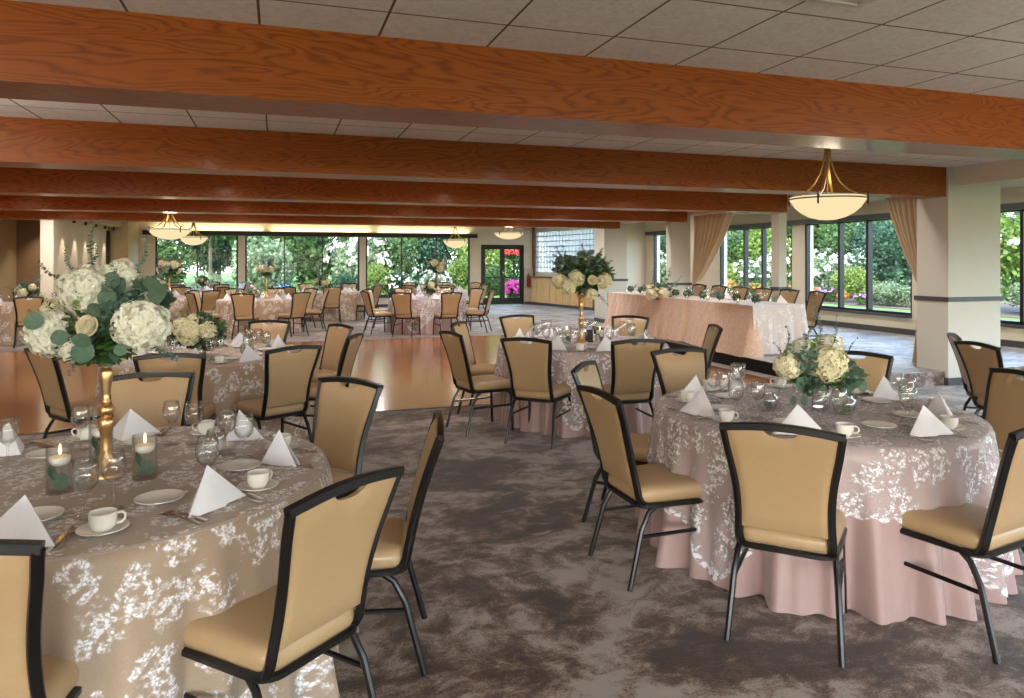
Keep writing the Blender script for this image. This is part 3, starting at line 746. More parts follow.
def bouquet(label, loc, comps, group=None):
    t = thing('bouquet', label, 'bouquet', loc, -TH, group)
    for c in comps:
        k, x, y, z, s = c[:5]; rot = c[5] if len(c) > 5 else (0, 0, x*50)
        o = link(NM[k], FM[k], t, (x, y, z), rot, s)
        if k in ('hyd', 'hydc'): link('flower_core', FM['core' if k == 'hydc' else 'corew'], o, None, None, 1.0)
    return t
def aim(dx, dy, dz):
    """euler turning +z to (dx,dy,dz)"""
    return Vector((dx, dy, dz)).to_track_quat('Z', 'X').to_euler()
def auto_bouquet(label, loc, w, h, seed, nh=5, nr=3, cream=True, green=1.0, group=None):
    rnd = random.Random(seed); comps = [('fol', 0, 0, h*.42, (w*.40, w*.36, h*.42)), ('folr', 0, 0, h*.45, (w*.46, w*.42, h*.45)), ('fole', 0, .0, h*.55, (w*.42, w*.40, h*.42))]
    for k in range(nh):
        a = 2*pi*k/nh+rnd.uniform(-.3, .3)-1.3; q = w*.30*rnd.uniform(.8, 1.1)
        comps.append(('hydc' if cream else 'hyd', q*cos(a), q*sin(a), h*rnd.uniform(.35, .68), w*rnd.uniform(.15, .2)))
    for k in range(nr):
        a = 2*pi*k/nr+rnd.uniform(-.5, .5)-1.0; q = w*.36
        comps.append(('rose', q*cos(a), q*sin(a), h*rnd.uniform(.3, .65), w*.085, aim(cos(a), sin(a), .5)))
    for k in range(int(9*green)):
        a = rnd.uniform(0, 2*pi); el = rnd.uniform(-.1, 1.3)
        comps.append((rnd.choice(['euc', 'euc2', 'euc2']), .15*w*cos(a), .15*w*sin(a), h*.5, w*rnd.uniform(.45, .72), aim(cos(a)*cos(el), sin(a)*cos(el), sin(el))))
    return bouquet(label, loc, comps, group)
def stand_mesh():
    p = [(.001, .003), (.072, 0), (.073, .01), (.066, .018), (.045, .032), (.03, .055), (.022, .09), (.0185, .14), (.022, .17), (.03, .2), (.031, .215), (.027, .228), (.015, .236), (.025, .245), (.03, .26), (.028, .275), (.014, .285), (.019, .293), (.019, .3), (.013, .307), (.016, .33), (.024, .385), (.026, .41), (.022, .425), (.014, .433), (.025, .445), (.027, .455), (.02, .465), (.03, .475), (.055, .495), (.056, .5), (.03, .49), (.001, .485)]
    return MB().lathe(p, 28).mesh('centerpiece_stand', M['gold'], True, 60)
STM = stand_mesh()
def gold_stand(label, loc, sc=1.0):
    return tag(link('centerpiece_stand', STM, None, loc, None, sc), label, 'centerpiece stand', 'tall gold centrepiece stands')
def glass_vase(label, loc, r, h):
    t = thing('flower_vase', label, 'vase', loc)
    MB().lathe([(.001, .001), (r*.8, .0), (r*.85, .01), (r, h), (r-.003, h), (r*.8, .014), (.001, .012)], 28).obj('vase_glass', M['glass'], t, True, None)
    MB().lathe([(.001, .016), (r*.8, .016), (r*.9, h*.7), (.001, h*.7)], 24).obj('water', M['water'], t, True, 60)
    return t
def stems(parent_label, loc, r, h, n=7):
    pass
def candle_vase(where, loc, lit=True, sub=1):
    t = thing('candle_vase', 'clear cylinder vase with water, '+where, 'vase', loc, 0, 'cylinder candle vases')
    r, h = .046, .17
    MB().lathe([(.001, .001), (r, .0), (r, h), (r-.003, h), (r-.003, .01), (.001, .01)], 28).obj('vase_glass', M['glass'], t, True, 40)
    MB().lathe([(.001, .012), (r-.004, .012), (r-.004, .112), (.001, .112)], 24).obj('water', M['water'], t, True, 40)
    c = thing('floating_candle', 'lit white floating candle, '+where, 'candle', (loc[0], loc[1], loc[2]+.108), 0, 'floating candles')
    MB().lathe([(.001, -.008), (.025, -.006), (.034, .004), (.037, .02), (.035, .024), (.001, .023)], 24).obj('wax', M['wax'], c, True, 50)
    MB().tube([(0, 0, .023), (.001, 0, .034)], .0012, 5).obj('wick', M['wick'], c)
    MB().lathe([(.0005, .030), (.0045, .036), (.006, .044), (.004, .056), (.0005, .070)], 10).obj('flame', M['flame'], c)
    for k in range(2*sub):
        a = 1.1+k*2.2
        l = link('leaf', FM['leaf'], None, (loc[0]+.018*cos(a), loc[1]-.024, loc[2]+.045+.035*(k % 2)), (radians(70), .3*(k-.5), .3+k), .062)
        tag(l, ('lower' if k % 2 == 0 else 'upper')+' green leaf sunk in the vase '+where, 'leaf', 'leaves in the candle vases')
    return t

# ---------------------------------------------------------------- round tables
def corner_names(front, right, back, left):
    D = {0: right, 45: (back, right), 90: back, 135: (back, left), 180: left, 225: (front, left), 270: front, 315: (front, right)}
    return {k: (v+' side' if isinstance(v, str) else v[0]+' and '+v[1]+' corner') for k, v in D.items()}
def assign(angs):
    """give every seat its own eighth of the compass"""
    left = list(range(0, 360, 45)); out = {}
    for a in sorted(angs, key=lambda a: min(abs((a-k+180) % 360-180) for k in range(0, 360, 45))):
        k = min(left, key=lambda k: abs((a-k+180) % 360-180)); left.remove(k); out[a] = k
    return out
N1 = corner_names('camera', 'aisle', 'dance floor', 'dim wall')
N2 = corner_names('camera', 'pillar', 'head table', 'aisle')
N3 = corner_names('camera', 'head table', 'bar', 'dance floor')
N4 = corner_names('camera', 'platform', 'garden', 'dim wall')
def table_chairs(c, angs, nm, tname, rad=1.42, spots=None):
    sp = spots or [(c[0]+rad*cos(radians(a)), c[1]+rad*sin(radians(a)), a) for a in angs]
    names = assign([s[2] for s in sp])
    for r, d, a in sp:
        f = (c[0]-r, c[1]-d)
        chair((r, d), f, 'tan chair, %s of the %s' % (nm[names[a]], tname), 'tan banquet chairs')
def spotify(c, lst, mn=1.36):
    out = []
    for dx, dy in lst:
        q = sqrt(dx*dx+dy*dy); k = max(q, mn)/q; out.append((c[0]+dx*k, c[1]+dy*k, math.degrees(atan2(dy, dx))))
    return out
def round_settings(c, angs, nm, tname, level, top=TOP, skip=()):
    names = assign(angs)
    for a in angs:
        if a in skip: continue
        setting(c, radians(a), '%s of %s' % (nm[names[a]], tname), top+.001, level)
ang = None
# T1 champagne table
T1 = (-1.64, 2.87); t1 = 'champagne lace table'
cloth('tablecloth', 'white lace over champagne satin, table with three candles', 'tablecloth', W(*T1), .87, TOP, lambda a: .745, M['champ'], 11, amp=.055, flare=.05)
table_chairs(T1, None, N1, t1, spots=spotify(T1, [(1.145, -.70), (.27, -1.19), (1.33, .16), (.72, 1.18), (-.51, 1.38)], 1.22))
round_settings(T1, [-78, -31, 17, 62, 109, 152], N1, t1, 0)
s1 = W(T1[0]+.01, T1[1], TOP+.001); gold_stand('gold trumpet stand under the big white bouquet on the champagne table', s1)
candle_vase('beside the gold stand, champagne table, aisle half', PX(145, 478, TOP)+Vector((0, 0, .001)))
candle_vase('beside the gold stand, champagne table, dim wall half', PX(60, 492, TOP)+Vector((0, 0, .001)))
candle_vase('behind the gold stand, champagne table', PX(101, 460, TOP)+Vector((0, 0, .001)))
q = 2.87/715
def q1(x, y): return ((x-103)*q, (361-y)*q)
cm = []
for k, x, y, dep, r in (('hyd', 88, 294, -.02, .105), ('hyd', 54, 336, -.03, .10), ('hyd', 143, 329, -.04, .108), ('hyd', 114, 281, .03, .07), ('hyd', 84, 351, -.08, .055), ('hyd', 130, 300, .12, .08), ('hyd', 66, 300, .14, .08), ('hydc', 40, 318, .08, .06)):
    X, Z = q1(x, y); cm.append((k, X, dep, Z, r))
X, Z = q1(103, 327); cm.append(('rose', X, -.13, Z, .052, aim(0, -1, .25)))
X, Z = q1(108, 268); cm.append(('rose', X, .10, Z, .045, aim(.2, .4, 1)))
cm += [('fol', 0, 0, .10, (.17, .15, .13)), ('folr', 0, -.0, .10, (.15, .14, .12)), ('fole', .08, -.02, .17, (.11, .09, .09)), ('folr', .13, .05, .22, (.12, .1, .09)), ('fol', 0, -.07, .03, (.15, .09, .06)), ('spr', -.06, -.08, .19, .09, aim(.2, -.5, .7)), ('spr', -.2, -.0, .12, .13, aim(-1, 0, .5)), ('spr', -.17, .0, .15, .12, aim(-.7, -.3, .8))]
for x, y, dep, r, rot in ((54, 322, -.14, .072, (1.3, .2, .3)), (161, 296, -.06, .092, (1.5, -.2, -.3)), (105, 351, -.17, .085, (1.2, .5, .2)), (104, 340, -.17, .07, (.8, .2, .6)), (77, 338, -.13, .062, (1.4, 1.2, .3)), (147, 286, 0, .06, (.9, .3, 0)), (118, 300, -.1, .07, (1.2, -.4, .5)), (110, 312, -.13, .06, (1.1, .7, .8)), (122, 290, -.04, .075, (1.3, .2, -.5)), (128, 357, -.12, .055, (1.0, .3, 1.2)), (135, 350, -.13, .05, (1.2, .6, .4)), (115, 284, -.05, .07, (1.3, .5, .1))):
    X, Z = q1(x, y); cm.append(('leaf', X, dep, Z, r, rot))
for x, y, dep, s, (dx, dz), k in ((90, 281, .02, .20, (-.30, 1), 'euc2'), (85, 284, .03, .15, (.25, 1), 'euc2'), (62, 290, .02, .15, (-1, .55), 'euc2'), (70, 285, .02, .14, (-.55, 1), 'euc2'), (128, 285, .05, .17, (.45, 1), 'euc2'), (132, 292, .03, .15, (1, .5), 'euc'), (118, 300, -.08, .14, (.2, 1), 'euc'), (112, 312, -.1, .13, (.9, .3), 'euc'), (95, 345, -.1, .12, (-.2, -1), 'euc'), (150, 345, -.02, .13, (.8, -.7), 'euc')):
    X, Z = q1(x, y); cm.append((k, X, dep, Z, s, aim(dx, -.15, dz)))
bouquet('large bouquet of white hydrangeas and a rose on the tall gold stand, champagne table', (s1.x, s1.y, 1.235), cm)

# T2 mauve table with glass vase
T2 = (1.73, 4.15); t2 = 'mauve table with glass vase'
cloth('tablecloth', 'mauve satin cloth to the carpet, table with a glass vase', 'tablecloth', W(*T2), .87, TOP, lambda a: .75, M['mauve'], 22, amp=.058, flare=.06)
cloth('lace_overlay', 'scalloped white lace square over the mauve satin, table with glass vase', 'lace overlay', W(*T2), .87, TOP, square_drop(.87, 1.19, radians(-96)), M['lace'], 22, amp=.058, flare=.06, grow=.008, lift=.005, scallop=.03)
table_chairs(T2, None, N2, t2, spots=spotify(T2, [(-.64, -1.25), (-1.28, -.45), (-1.21, .5), (-.45, 1.25), (1.30, .16), (.80, 1.10)]))
chair((2.18, 2.93), (-.47, .88), 'tan banquet chair at the camera and pillar corner of the mauve table with glass vase', 'tan banquet chairs')
round_settings(T2, [-64, -20, 27, 65, 110, 148, -167, -117], N2, t2, 0, TOP+.006)
c2 = PX(820, 411, TOP)+Vector((0, 0, .007))
glass_vase('clear glass vase holding white hydrangeas on the mauve table', c2, .05, .19)
q = 4.12/715
def q2(x, y): return ((x-820)*q, (411-y)*q)
cm = []
for k, x, y, dep, r in (('hydc', 824, 364, -.05, .105), ('hydc', 786, 367, -.02, .075), ('hyd', 806, 352, .02, .075), ('hyd', 836, 350, .08, .08), ('hydc', 812, 370, .10, .08)):
    X, Z = q2(x, y); cm.append((k, X, dep, Z, r))
cm += [('fol', .0, 0, .19, (.15, .13, .09)), ('folr', .12, -.02, .20, (.13, .11, .09)), ('fole', -.08, -.05, .29, (.1, .08, .09)), ('folr', -.08, -.06, .15, (.08, .07, .06)), ('spr', -.06, -.05, .33, .12, aim(-.1, -.4, .9)), ('spr', -.2, -.05, .30, .10, aim(-.4, -.4, .9))]
for x, y, dep, r, rot in ((858, 385, -.05, .075, (1.4, .2, .2)), (846, 384, -.06, .07, (1.3, .4, 0)), (795, 383, -.08, .08, (1.3, .9, .3)), (800, 400, -.06, .06, (1.2, 1.3, .1)), (790, 400, -.05, .055, (1.4, .3, .4)), (838, 372, -.1, .06, (1.2, .2, .6))):
    X, Z = q2(x, y); cm.append(('leaf', X, dep, Z, r, rot))
for x, y, dep, s, (dx, dz), k in ((812, 350, 0, .26, (-.05, 1), 'euc2'), (822, 352, .03, .22, (.15, 1), 'euc2'), (832, 350, .02, .18, (.5, 1), 'euc2'), (795, 358, 0, .17, (-.6, .9), 'euc2'), (790, 362, -.02, .14, (-.9, .5), 'euc2'), (800, 362, -.06, .15, (-.1, 1), 'euc'), (838, 360, .0, .15, (.8, .5), 'euc2'), (845, 375, 0, .13, (1, -.2), 'euc')):
    X, Z = q2(x, y); cm.append((k, X, dep, Z, s, aim(dx, -.1, dz)))
bouquet('low bouquet of cream hydrangeas and eucalyptus in the clear glass vase, mauve table', (c2.x, c2.y, c2.z), cm)
for i, (lab, r, d) in enumerate((('round glass bowl with a leaf, aisle side of the flower vase', 1.46, 4.10), ('round glass bowl with a leaf, pillar side of the flower vase', 1.86, 4.0))):
    p = W(r, d, TOP+.007); t = thing('bubble_bowl', lab, 'glass bowl', p, 0, 'round glass bowls')
    MB().lathe([(.001, .0), (.035, .0), (.055, .02), (.064, .05), (.058, .08), (.042, .1), (.045, .108), (.042, .108), (.04, .1), (.055, .079), (.061, .05), (.052, .021), (.001, .006)], 28).obj('bowl_glass', M['glass'], t, True, None)
    MB().lathe([(.001, .01), (.04, .012), (.055, .04), (.056, .055), (.001, .055)], 20).obj('water', M['water'], t, True, 50)
    tag(link('leaf', FM['leaf'], None, W(r, d-.02, TOP+.045), (radians(75), 0, -TH+.3), .055), 'dark green leaf floating in the '+lab.split(' with')[0]+' at the '+lab.split(', ')[1].split(' of')[0], 'leaf', 'leaves in the glass bowls')

# T3 mauve table with gold stand
T3 = (.74, 7.5); t3 = 'mauve table with gold stand'
cloth('tablecloth', 'mauve satin cloth to the carpet, table with the tall gold stand', 'tablecloth', W(*T3), .87, TOP, lambda a: .75, M['mauve'], 33, amp=.05, flare=.06)
cloth('lace_overlay', 'white lace overlay on the mauve table with the tall gold stand', 'lace overlay', W(*T3), .87, TOP, square_drop(.87, 1.22, radians(-140), .70), M['lace'], 33, amp=.05, flare=.06, grow=.008, lift=.005, scallop=.03)
table_chairs(T3, None, N3, t3, spots=spotify(T3, [(-.62, -1.32), (.33, -1.42), (-1.32, -.75), (-1.25, .3), (-.68, 1.25), (.70, 1.2), (1.38, -.04)]))
round_settings(T3, [-115, -77, -30, 0, 60, 120, 167, -150], N3, t3, 1, TOP+.006)
s3 = PX(581, 344, TOP)+Vector((0, 0, .007)); gold_stand('tall gold stand under the dark green bouquet on the mauve table', s3, 1.0)
candle_vase('dance floor half of the mauve gold-stand table', W(T3[0]-.17, T3[1]-.05, TOP+.007), sub=1)
candle_vase('head table half of the mauve gold-stand table', W(T3[0]+.17, T3[1]-.1, TOP+.007), sub=1)
cb = thing('menu_holder', 'small dark menu block standing beside the gold stand on the mauve table', 'menu holder', W(T3[0]+.07, T3[1]+.02, TOP+.007), -TH)
MB().box(-.045, .045, -.025, .025, 0, .015).obj('base', M['black'], cb, False); MB().box(-.04, .04, -.006, .006, .015, .13).obj('card', M['dark'], cb, False)
q = 7.5/715
def q3(x, y): return ((x-581)*q, (303-y)*q)
cm = [('fol', 0, 0, .2, (.26, .22, .17)), ('folr', 0, 0, .22, (.28, .24, .18)), ('fole', .05, -.04, .32, (.24, .2, .16)), ('fole', -.15, -.03, .3, (.18, .15, .14)), ('folr', .2, -.02, .25, (.16, .14, .14)), ('fol', .05, -.05, .3, (.22, .2, .16))]
for k, x, y, dep, r in (('hydc', 575, 284, -.17, .085), ('hydc', 567, 292, -.16, .085), ('hydc', 559, 287, -.1, .08), ('hydc', 602, 287, -.12, .085), ('hydc', 586, 270, -.02, .08), ('hydc', 590, 300, -.1, .06)):
    X, Z = q3(x, y); cm.append((k, X, dep, Z, r))
X, Z = q3(590, 286); cm.append(('rose', X, -.23, Z, .062, aim(0, -1, .3)))
rnd = random.Random(77)
for k in range(16):
    a = rnd.uniform(-.2, pi+.2); cm.append((rnd.choice(['euc', 'euc2']), .12*cos(a), rnd.uniform(-.12, .1), .25+.08*sin(a), rnd.uniform(.16, .26), aim(cos(a), rnd.uniform(-.5, .3), sin(a))))
X, Z = q3(586, 268); cm.append(('euc2', X, 0, Z, .2, aim(0, 0, 1)))
X, Z = q3(597, 298); cm.append(('euc', X, -.08, Z, .16, aim(.5, -.2, -1)))
bouquet('tall dark green bouquet with cream flowers on the gold stand, mauve table', (s3.x, s3.y, 1.25), cm)

# T4 tan table with low bouquet
T4 = (-2.80, 6.6); t4 = 'tan table with low bouquet'
N4b = corner_names('camera', 'platform', 'dance floor', 'dim wall')
cloth('tablecloth', 'white lace over tan satin, table with a low cream bouquet', 'tablecloth', W(*T4), .87, TOP, lambda a: .745, M['tanlace'], 44, amp=.026, flare=.05)
table_chairs(T4, None, N4b, t4, spots=spotify(T4, [(-.80, -1.15), (.34, -1.46), (1.10, -1.02), (1.37, -.08), (.98, .92), (.10, 1.36), (-.95, .98)]))
round_settings(T4, [-125, -77, -40, -4, 42, 86, 132, 180], N4b, t4, 1)
c4 = PX(200, 356, TOP)+Vector((0, 0, .001)); glass_vase('low clear vase holding the cream bouquet on the tan table', c4, .06, .12)
cm = [('fol', .12, -.02, .26, (.14, .12, .1)), ('folr', -.02, .1, .28, (.2, .12, .12)), ('fol', 0, 0, .17, (.2, .17, .11)), ('folr', .05, -.02, .18, (.2, .17, .12)), ('hydc', -.04, -.12, .22, .11), ('hydc', .11, -.08, .235, .085), ('hydc', -.15, -.02, .26, .09), ('hydc', -.08, .08, .29, .09), ('spr', -.12, 0, .25, .16, aim(-.4, -.1, 1)), ('folr', .16, -.04, .2, (.1, .09, .1)), ('fol', -.18, -.05, .16, (.1, .09, .08)), ('euc', .06, 0, .28, .16, aim(.5, 0, 1)), ('euc', -.14, 0, .28, .18, aim(-1, 0, .7))]
bouquet('low bouquet of cream hydrangeas with fresh green leaves on the tan table', (c4.x, c4.y, c4.z), cm)
p = W(T4[0]+.36, T4[1]-.02, TOP+.001); t = thing('bubble_bowl', 'round glass bowl with a leaf on the tan table', 'glass bowl', p)
MB().lathe([(.001, .0), (.035, .0), (.055, .02), (.064, .05), (.058, .08), (.042, .1), (.04, .1), (.055, .079), (.061, .05), (.052, .021), (.001, .006)], 24).obj('bowl_glass', M['glass'], t, True, None)
tag(link('leaf', FM['leaf'], None, (p.x, p.y, p.z+.05), (radians(70), 0, -TH), .06), 'dark green leaf in the round glass bowl on the tan table', 'leaf')

# far tables
def far(c, tname, clabel, mat, seed, chairs=None, start=0, lace=False, level=2, nm=N4, cat_l=None):
    cloth('tablecloth', clabel, 'tablecloth', W(*c), .87, TOP, lambda a: .745, mat, seed, amp=.03, flare=.05, nt=140, ns=12)
    if lace: cloth('lace_overlay', 'white lace overlay on the '+tname, 'lace overlay', W(*c), .87, TOP, square_drop(.87, 1.2, .6), M['lace'], seed, amp=.03, flare=.05, grow=.008, lift=.005, nt=140, ns=12)
    if chairs: table_chairs(c, None, nm, tname, spots=spotify(c, chairs, 1.53))
    else: table_chairs(c, [start+45*k for k in range(8)], nm, tname, 1.53)
    round_settings(c, [start+45*k for k in range(8)], nm, tname, level, TOP+(.006 if lace else 0))
T5 = (-1.96, 16.6); far(T5, 'mauve table by the doors', 'mauve satin cloth on the far table by the glass doors', M['mauve'], 55, [(-1.2, -.75), (-.36, -1.36), (.62, -1.26), (1.32, -.25), (1.0, .95), (.2, 1.38), (-.7, 1.2), (-1.35, .35)], 22, True, nm=N4)
T6 = (-5.75, 16.2); far(T6, 'tan table before the blue flowers', 'lace over tan satin on the table before the blue garden flowers', M['tanlace'], 66, [(.20, -1.4), (1.2, -.85), (1.2, .5), (-.95, -1.0), (-1.38, .1), (-.1, 1.4), (.75, 1.15), (-.9, 1.05)], 10)
T7 = (-5.1, 20.0); far(T7, 'tan table at the middle window', 'lace over tan satin on the table at the middle garden window', M['tanlace'], 77, [(.40, -1.34), (1.32, -.45), (1.1, .85), (.2, 1.4), (-.9, 1.05), (-1.38, .0), (-.65, -1.22)], 20)
T8 = (-8.15, 17.0); far(T8, 'table with tall far bouquet', 'lace over tan satin on the far table with a tall bouquet', M['tanlace'], 88, None, 15)
T9 = (-9.55, 21.6); far(T9, 'table by the lawn window', 'lace over tan satin on the table by the lawn window', M['tanlace'], 99, None, 5)
T10 = (-2.2, 21.2); far(T10, 'table behind the mauve door table', 'lace over mauve satin on the table behind the door table', M['whitelace'], 101, [(-1.35, -.3), (1.3, -.5), (.35, -1.35), (.95, .95), (.0, 1.4), (-.9, 1.0), (-.6, -1.25)], 18)
T11 = (-9.9, 14.6); far(T11, 'table by the dim wall', 'lace over tan satin on the table by the dim wall', M['tanlace'], 110, None, 35)
def low_vase_b(c, lab, dx=0, dd=0, w=.42, h=.34, seed=1, up=.08, cream=True):
    p = W(c[0]+dx, c[1]+dd, TOP+.007); glass_vase('small clear vase, '+lab, p, .05, .12)
    auto_bouquet('low '+lab, (p.x, p.y, p.z+up), w, h, seed, cream=cream, green=.6)
low_vase_b(T5, 'cream bouquet on the mauve table by the doors', .05, 0, .46, .36, 5)
low_vase_b(T7, 'cream bouquet on the tan table at the middle window', -.2, 0, .45, .36, 6)
low_vase_b(T9, 'cream bouquet on the table by the lawn window', .2, 0, .42, .36, 7)
low_vase_b(T11, 'pale bouquet on the table by the dim wall', .0, 0, .5, .34, 8)
low_vase_b(T6, 'small posy on the tan table before the blue flowers', .0, 0, .2, .16, 12)
for c, lab, z, sd in ((T8, 'tall bouquet on a gold stand, far table before the lawn window', 1.25, 21), (T10, 'tall bouquet on a gold stand, table behind the door table', 1.25, 22), ((-6.45, 18.2), '', 0, 0)):
    if not lab: continue
    p = W(c[0], c[1], TOP+.001); gold_stand('gold stand under the '+lab.split(' on a')[0]+','+lab.split(',')[1], p); auto_bouquet(lab, (p.x, p.y, z), .62, .46, sd, 7, 4, True)
# tall bouquet seen over the tan table before the blue flowers
p = W(T6[0]+.1, T6[1]+.25, TOP+.001); gold_stand('gold stand under the tall bouquet, tan table before the blue flowers', p); auto_bouquet('tall bouquet on a gold stand, tan table before the blue flowers', (p.x, p.y, 1.25), .5, .42, 31, 6, 3)

# ---------------------------------------------------------------- head table on the platform
HX0, HX1, HY0, HY1, HT = 6.86, 7.72, 9.15, 14.2, .94
def head_cloth():
    b = MB(); per = []; r = .05
    def seg(x0, y0, x1, y1, n): per.extend([(x0+(x1-x0)*k/n, y0+(y1-y0)*k/n) for k in range(n)])
    seg(HX0, HY1-r, HX0, HY0+r, 150)
    for k in range(8): a = pi+pi/2*k/8; per.append((HX0+r+r*cos(a), HY0+r+r*sin(a)))
    ff = fold_fn(5, (1, 2.3, 5.1, 8.7), (.4, .5, .45, .3)); rows = 16; vs = []
    n = len(per)
    for j in range(rows+1):
        s = j/rows
        for i, (x, y) in enumerate(per):
            L = y-HY0; base = .735+.012*sin(L*2.1+1.0)
            hem = base+.012
            hem = min(hem, .752)
            d = hem*s; fl = (.14+.14*math.exp(-(L/.9)**2))*s**1.6+.04*s*ff(L*2.6)+.016*s*ff(L*7)
            nx_, ny_ = (-1, 0) if i < 150 else (-cos((i-150)/8*pi/2), -sin((i-150)/8*pi/2))
            if i < 150 and L < .6: ny_ = -(.6-L)*1.3
            sag = .006*sin(L*31)*sin(d*16)
            vs.append((x+nx_*(fl+sag), y+ny_*fl, HT-d))
    fs = [(j*n+i, (j+1)*n+i, (j+1)*n+i+1, j*n+i+1) for j in range(rows) for i in range(n-1)]
    b.add(vs, fs)
    # top sheet
    m = 20; t0 = len(b.v); vs = [(HX0+(HX1-HX0)*i/4, HY0+r+(HY1-HY0-r)*j/m, HT) for j in range(m+1) for i in range(5)]
    b.add(vs, [(j*5+i, j*5+i+1, j*5+6+i, j*5+5+i) for j in range(m) for i in range(4)])
    bk = [(HX1+.012*sin(j*1.7)*(1-k), HY0+r+(HY1-HY0-r)*j/m, HT-.74*k) for k in (0, 1) for j in range(m+1)]
    b.add(bk, [(j, m+1+j, m+2+j, j+1) for j in range(m)])
    fe = [(HX0+(HX1-HX0)*i/8, HY1+.01*sin(i*2.)*k, HT-.74*k) for k in (0, 1) for i in range(9)]
    b.add(fe, [(i, 9+i, 10+i, i+1) for i in range(8)])
    o = b.obj('tablecloth', M['blush'], None, True, 50); return tag(o, 'blush crushed velvet cloth swagged along the front of the long head table', 'tablecloth')
head_cloth()
def head_end():
    b = MB(); nx_, rows = 60, 12; vs = []; uv = []
    for j in range(rows+1):
        s = j/rows
        for i in range(nx_+1):
            u = i/nx_; x = HX0-.03+(HX1-HX0+.1)*u; d = .74*s
            vs.append((x+.12*s*(u-.2), HY0-.02-.06*s-.02*s*cos(u*21)-.012*s*cos(u*47), HT+.004-d)); uv.append((x, 3-d))
    f = [(j*(nx_+1)+i, j*(nx_+1)+i+1, (j+1)*(nx_+1)+i+1, (j+1)*(nx_+1)+i) for j in range(rows) for i in range(nx_)]
    b.add(vs, f, uv); k = len(b.v)
    top = [(HX0-.03+(HX1-HX0+.1)*i/4, HY0-.02+.9*j/4, HT+.004) for j in range(5) for i in range(5)]
    b.add(top, [(j*5+i, j*5+i+1, j*5+6+i, j*5+5+i) for j in range(4) for i in range(4)], [(p[0], p[1]) for p in top])
    o = b.obj('lace_overlay', M['whitelace'], None, True, 50); return tag(o, 'white lace cloth over the near end of the long head table', 'lace overlay')
head_end()
HCH = [(8.32, 9.45), (8.40, 10.22), (8.40, 10.9), (8.40, 11.58), (8.40, 12.28), (8.40, 12.98)]
ordn = ['near end', 'second from the near end', 'third from the near end', 'third from the far end', 'second from the far end', 'far end, by the curtain']
for (x, y), w in zip(HCH, ordn):
    fx, fy = (-1, 0) if w != 'near end' else (-.93, .2)
    f = Vector((fx, fy, 0)).normalized(); p = Vector((x, y, 0))+f*.335
    chair_k((p.x, p.y, .18), atan2(-f.x, f.y), 'tan banquet chair behind the head table, '+w, 'tan banquet chairs')
for i, (x, y) in enumerate(HCH):
    w = 'head table, '+ordn[i]
    rz = pi/2
    K['napkin']((7.60, y, HT+.006), rz, 'white napkin folded into a point, '+w, GRP['napkin'])
    K['goblet']((7.40, y+.12, HT+.006), 0, 'clear stemmed water goblet, '+w, GRP['goblet'], .96)
    K['wine']((7.36, y+.22, HT+.006), 0, 'tall clear wine glass, '+w, GRP['wine'], .92)
auto_bouquet('cream rose bouquet lying on the front edge of the head table', (6.92, 12.05, HT-.07), .62, .36, 41, 6, 8, True, .8)
gl = thing('garland', 'loose garland of greenery and small roses along the head table', 'garland', (7.08, 11.6, HT+.06))
rnd = random.Random(9)
for k in range(20):
    y = -2.4+4.4*k/19+rnd.uniform(-.05, .05)
    link('foliage' if k % 2 else 'eucalyptus_sprig', FM['folr' if k % 2 else 'euc'], gl, (rnd.uniform(-.1, .1), y, .03), aim(rnd.uniform(-.3, .3), 1 if k % 4 < 2 else -1, .35), .075 if k % 2 else .2)
    if k % 3 == 0: link('rose', FM['rose'], gl, (rnd.uniform(-.12, .0), y+.05, .06), aim(-.6, -.3, 1), .042)
for i, y in enumerate((9.75, 10.6, 11.25, 12.9, 13.6)):
    t = thing('votive_candle', 'small lit votive in a clear cup on the head table, '+['nearest the lace end', 'second from the lace end', 'before the rose bouquet', 'behind the rose bouquet', 'by the far corner'][i].replace('nearest', 'next to'), 'candle', (7.02, y, HT+.006), 0, 'votives on the head table')
    MB().lathe([(.001, 0), (.03, 0), (.036, .07), (.034, .07), (.028, .006), (.001, .006)], 20).obj('cup', M['glass'], t, True, 40)
    MB().lathe([(.001, .008), (.026, .008), (.027, .035), (.001, .035)], 16).obj('wax', M['wax'], t, True, 40)
    MB().lathe([(.0005, .038), (.005, .046), (.006, .052), (.0005, .072)], 8).obj('flame', M['flame'], t)
# chairs of the table beyond the frame
chair((3.80, 5.85), (.95, .1), 'tan banquet chair below the broad pillar, the lower of the two', 'tan banquet chairs')
chair((4.05, 6.55), (.9, -.35), 'glossy topped banquet chair behind another below the broad pillar', 'tan banquet chairs')

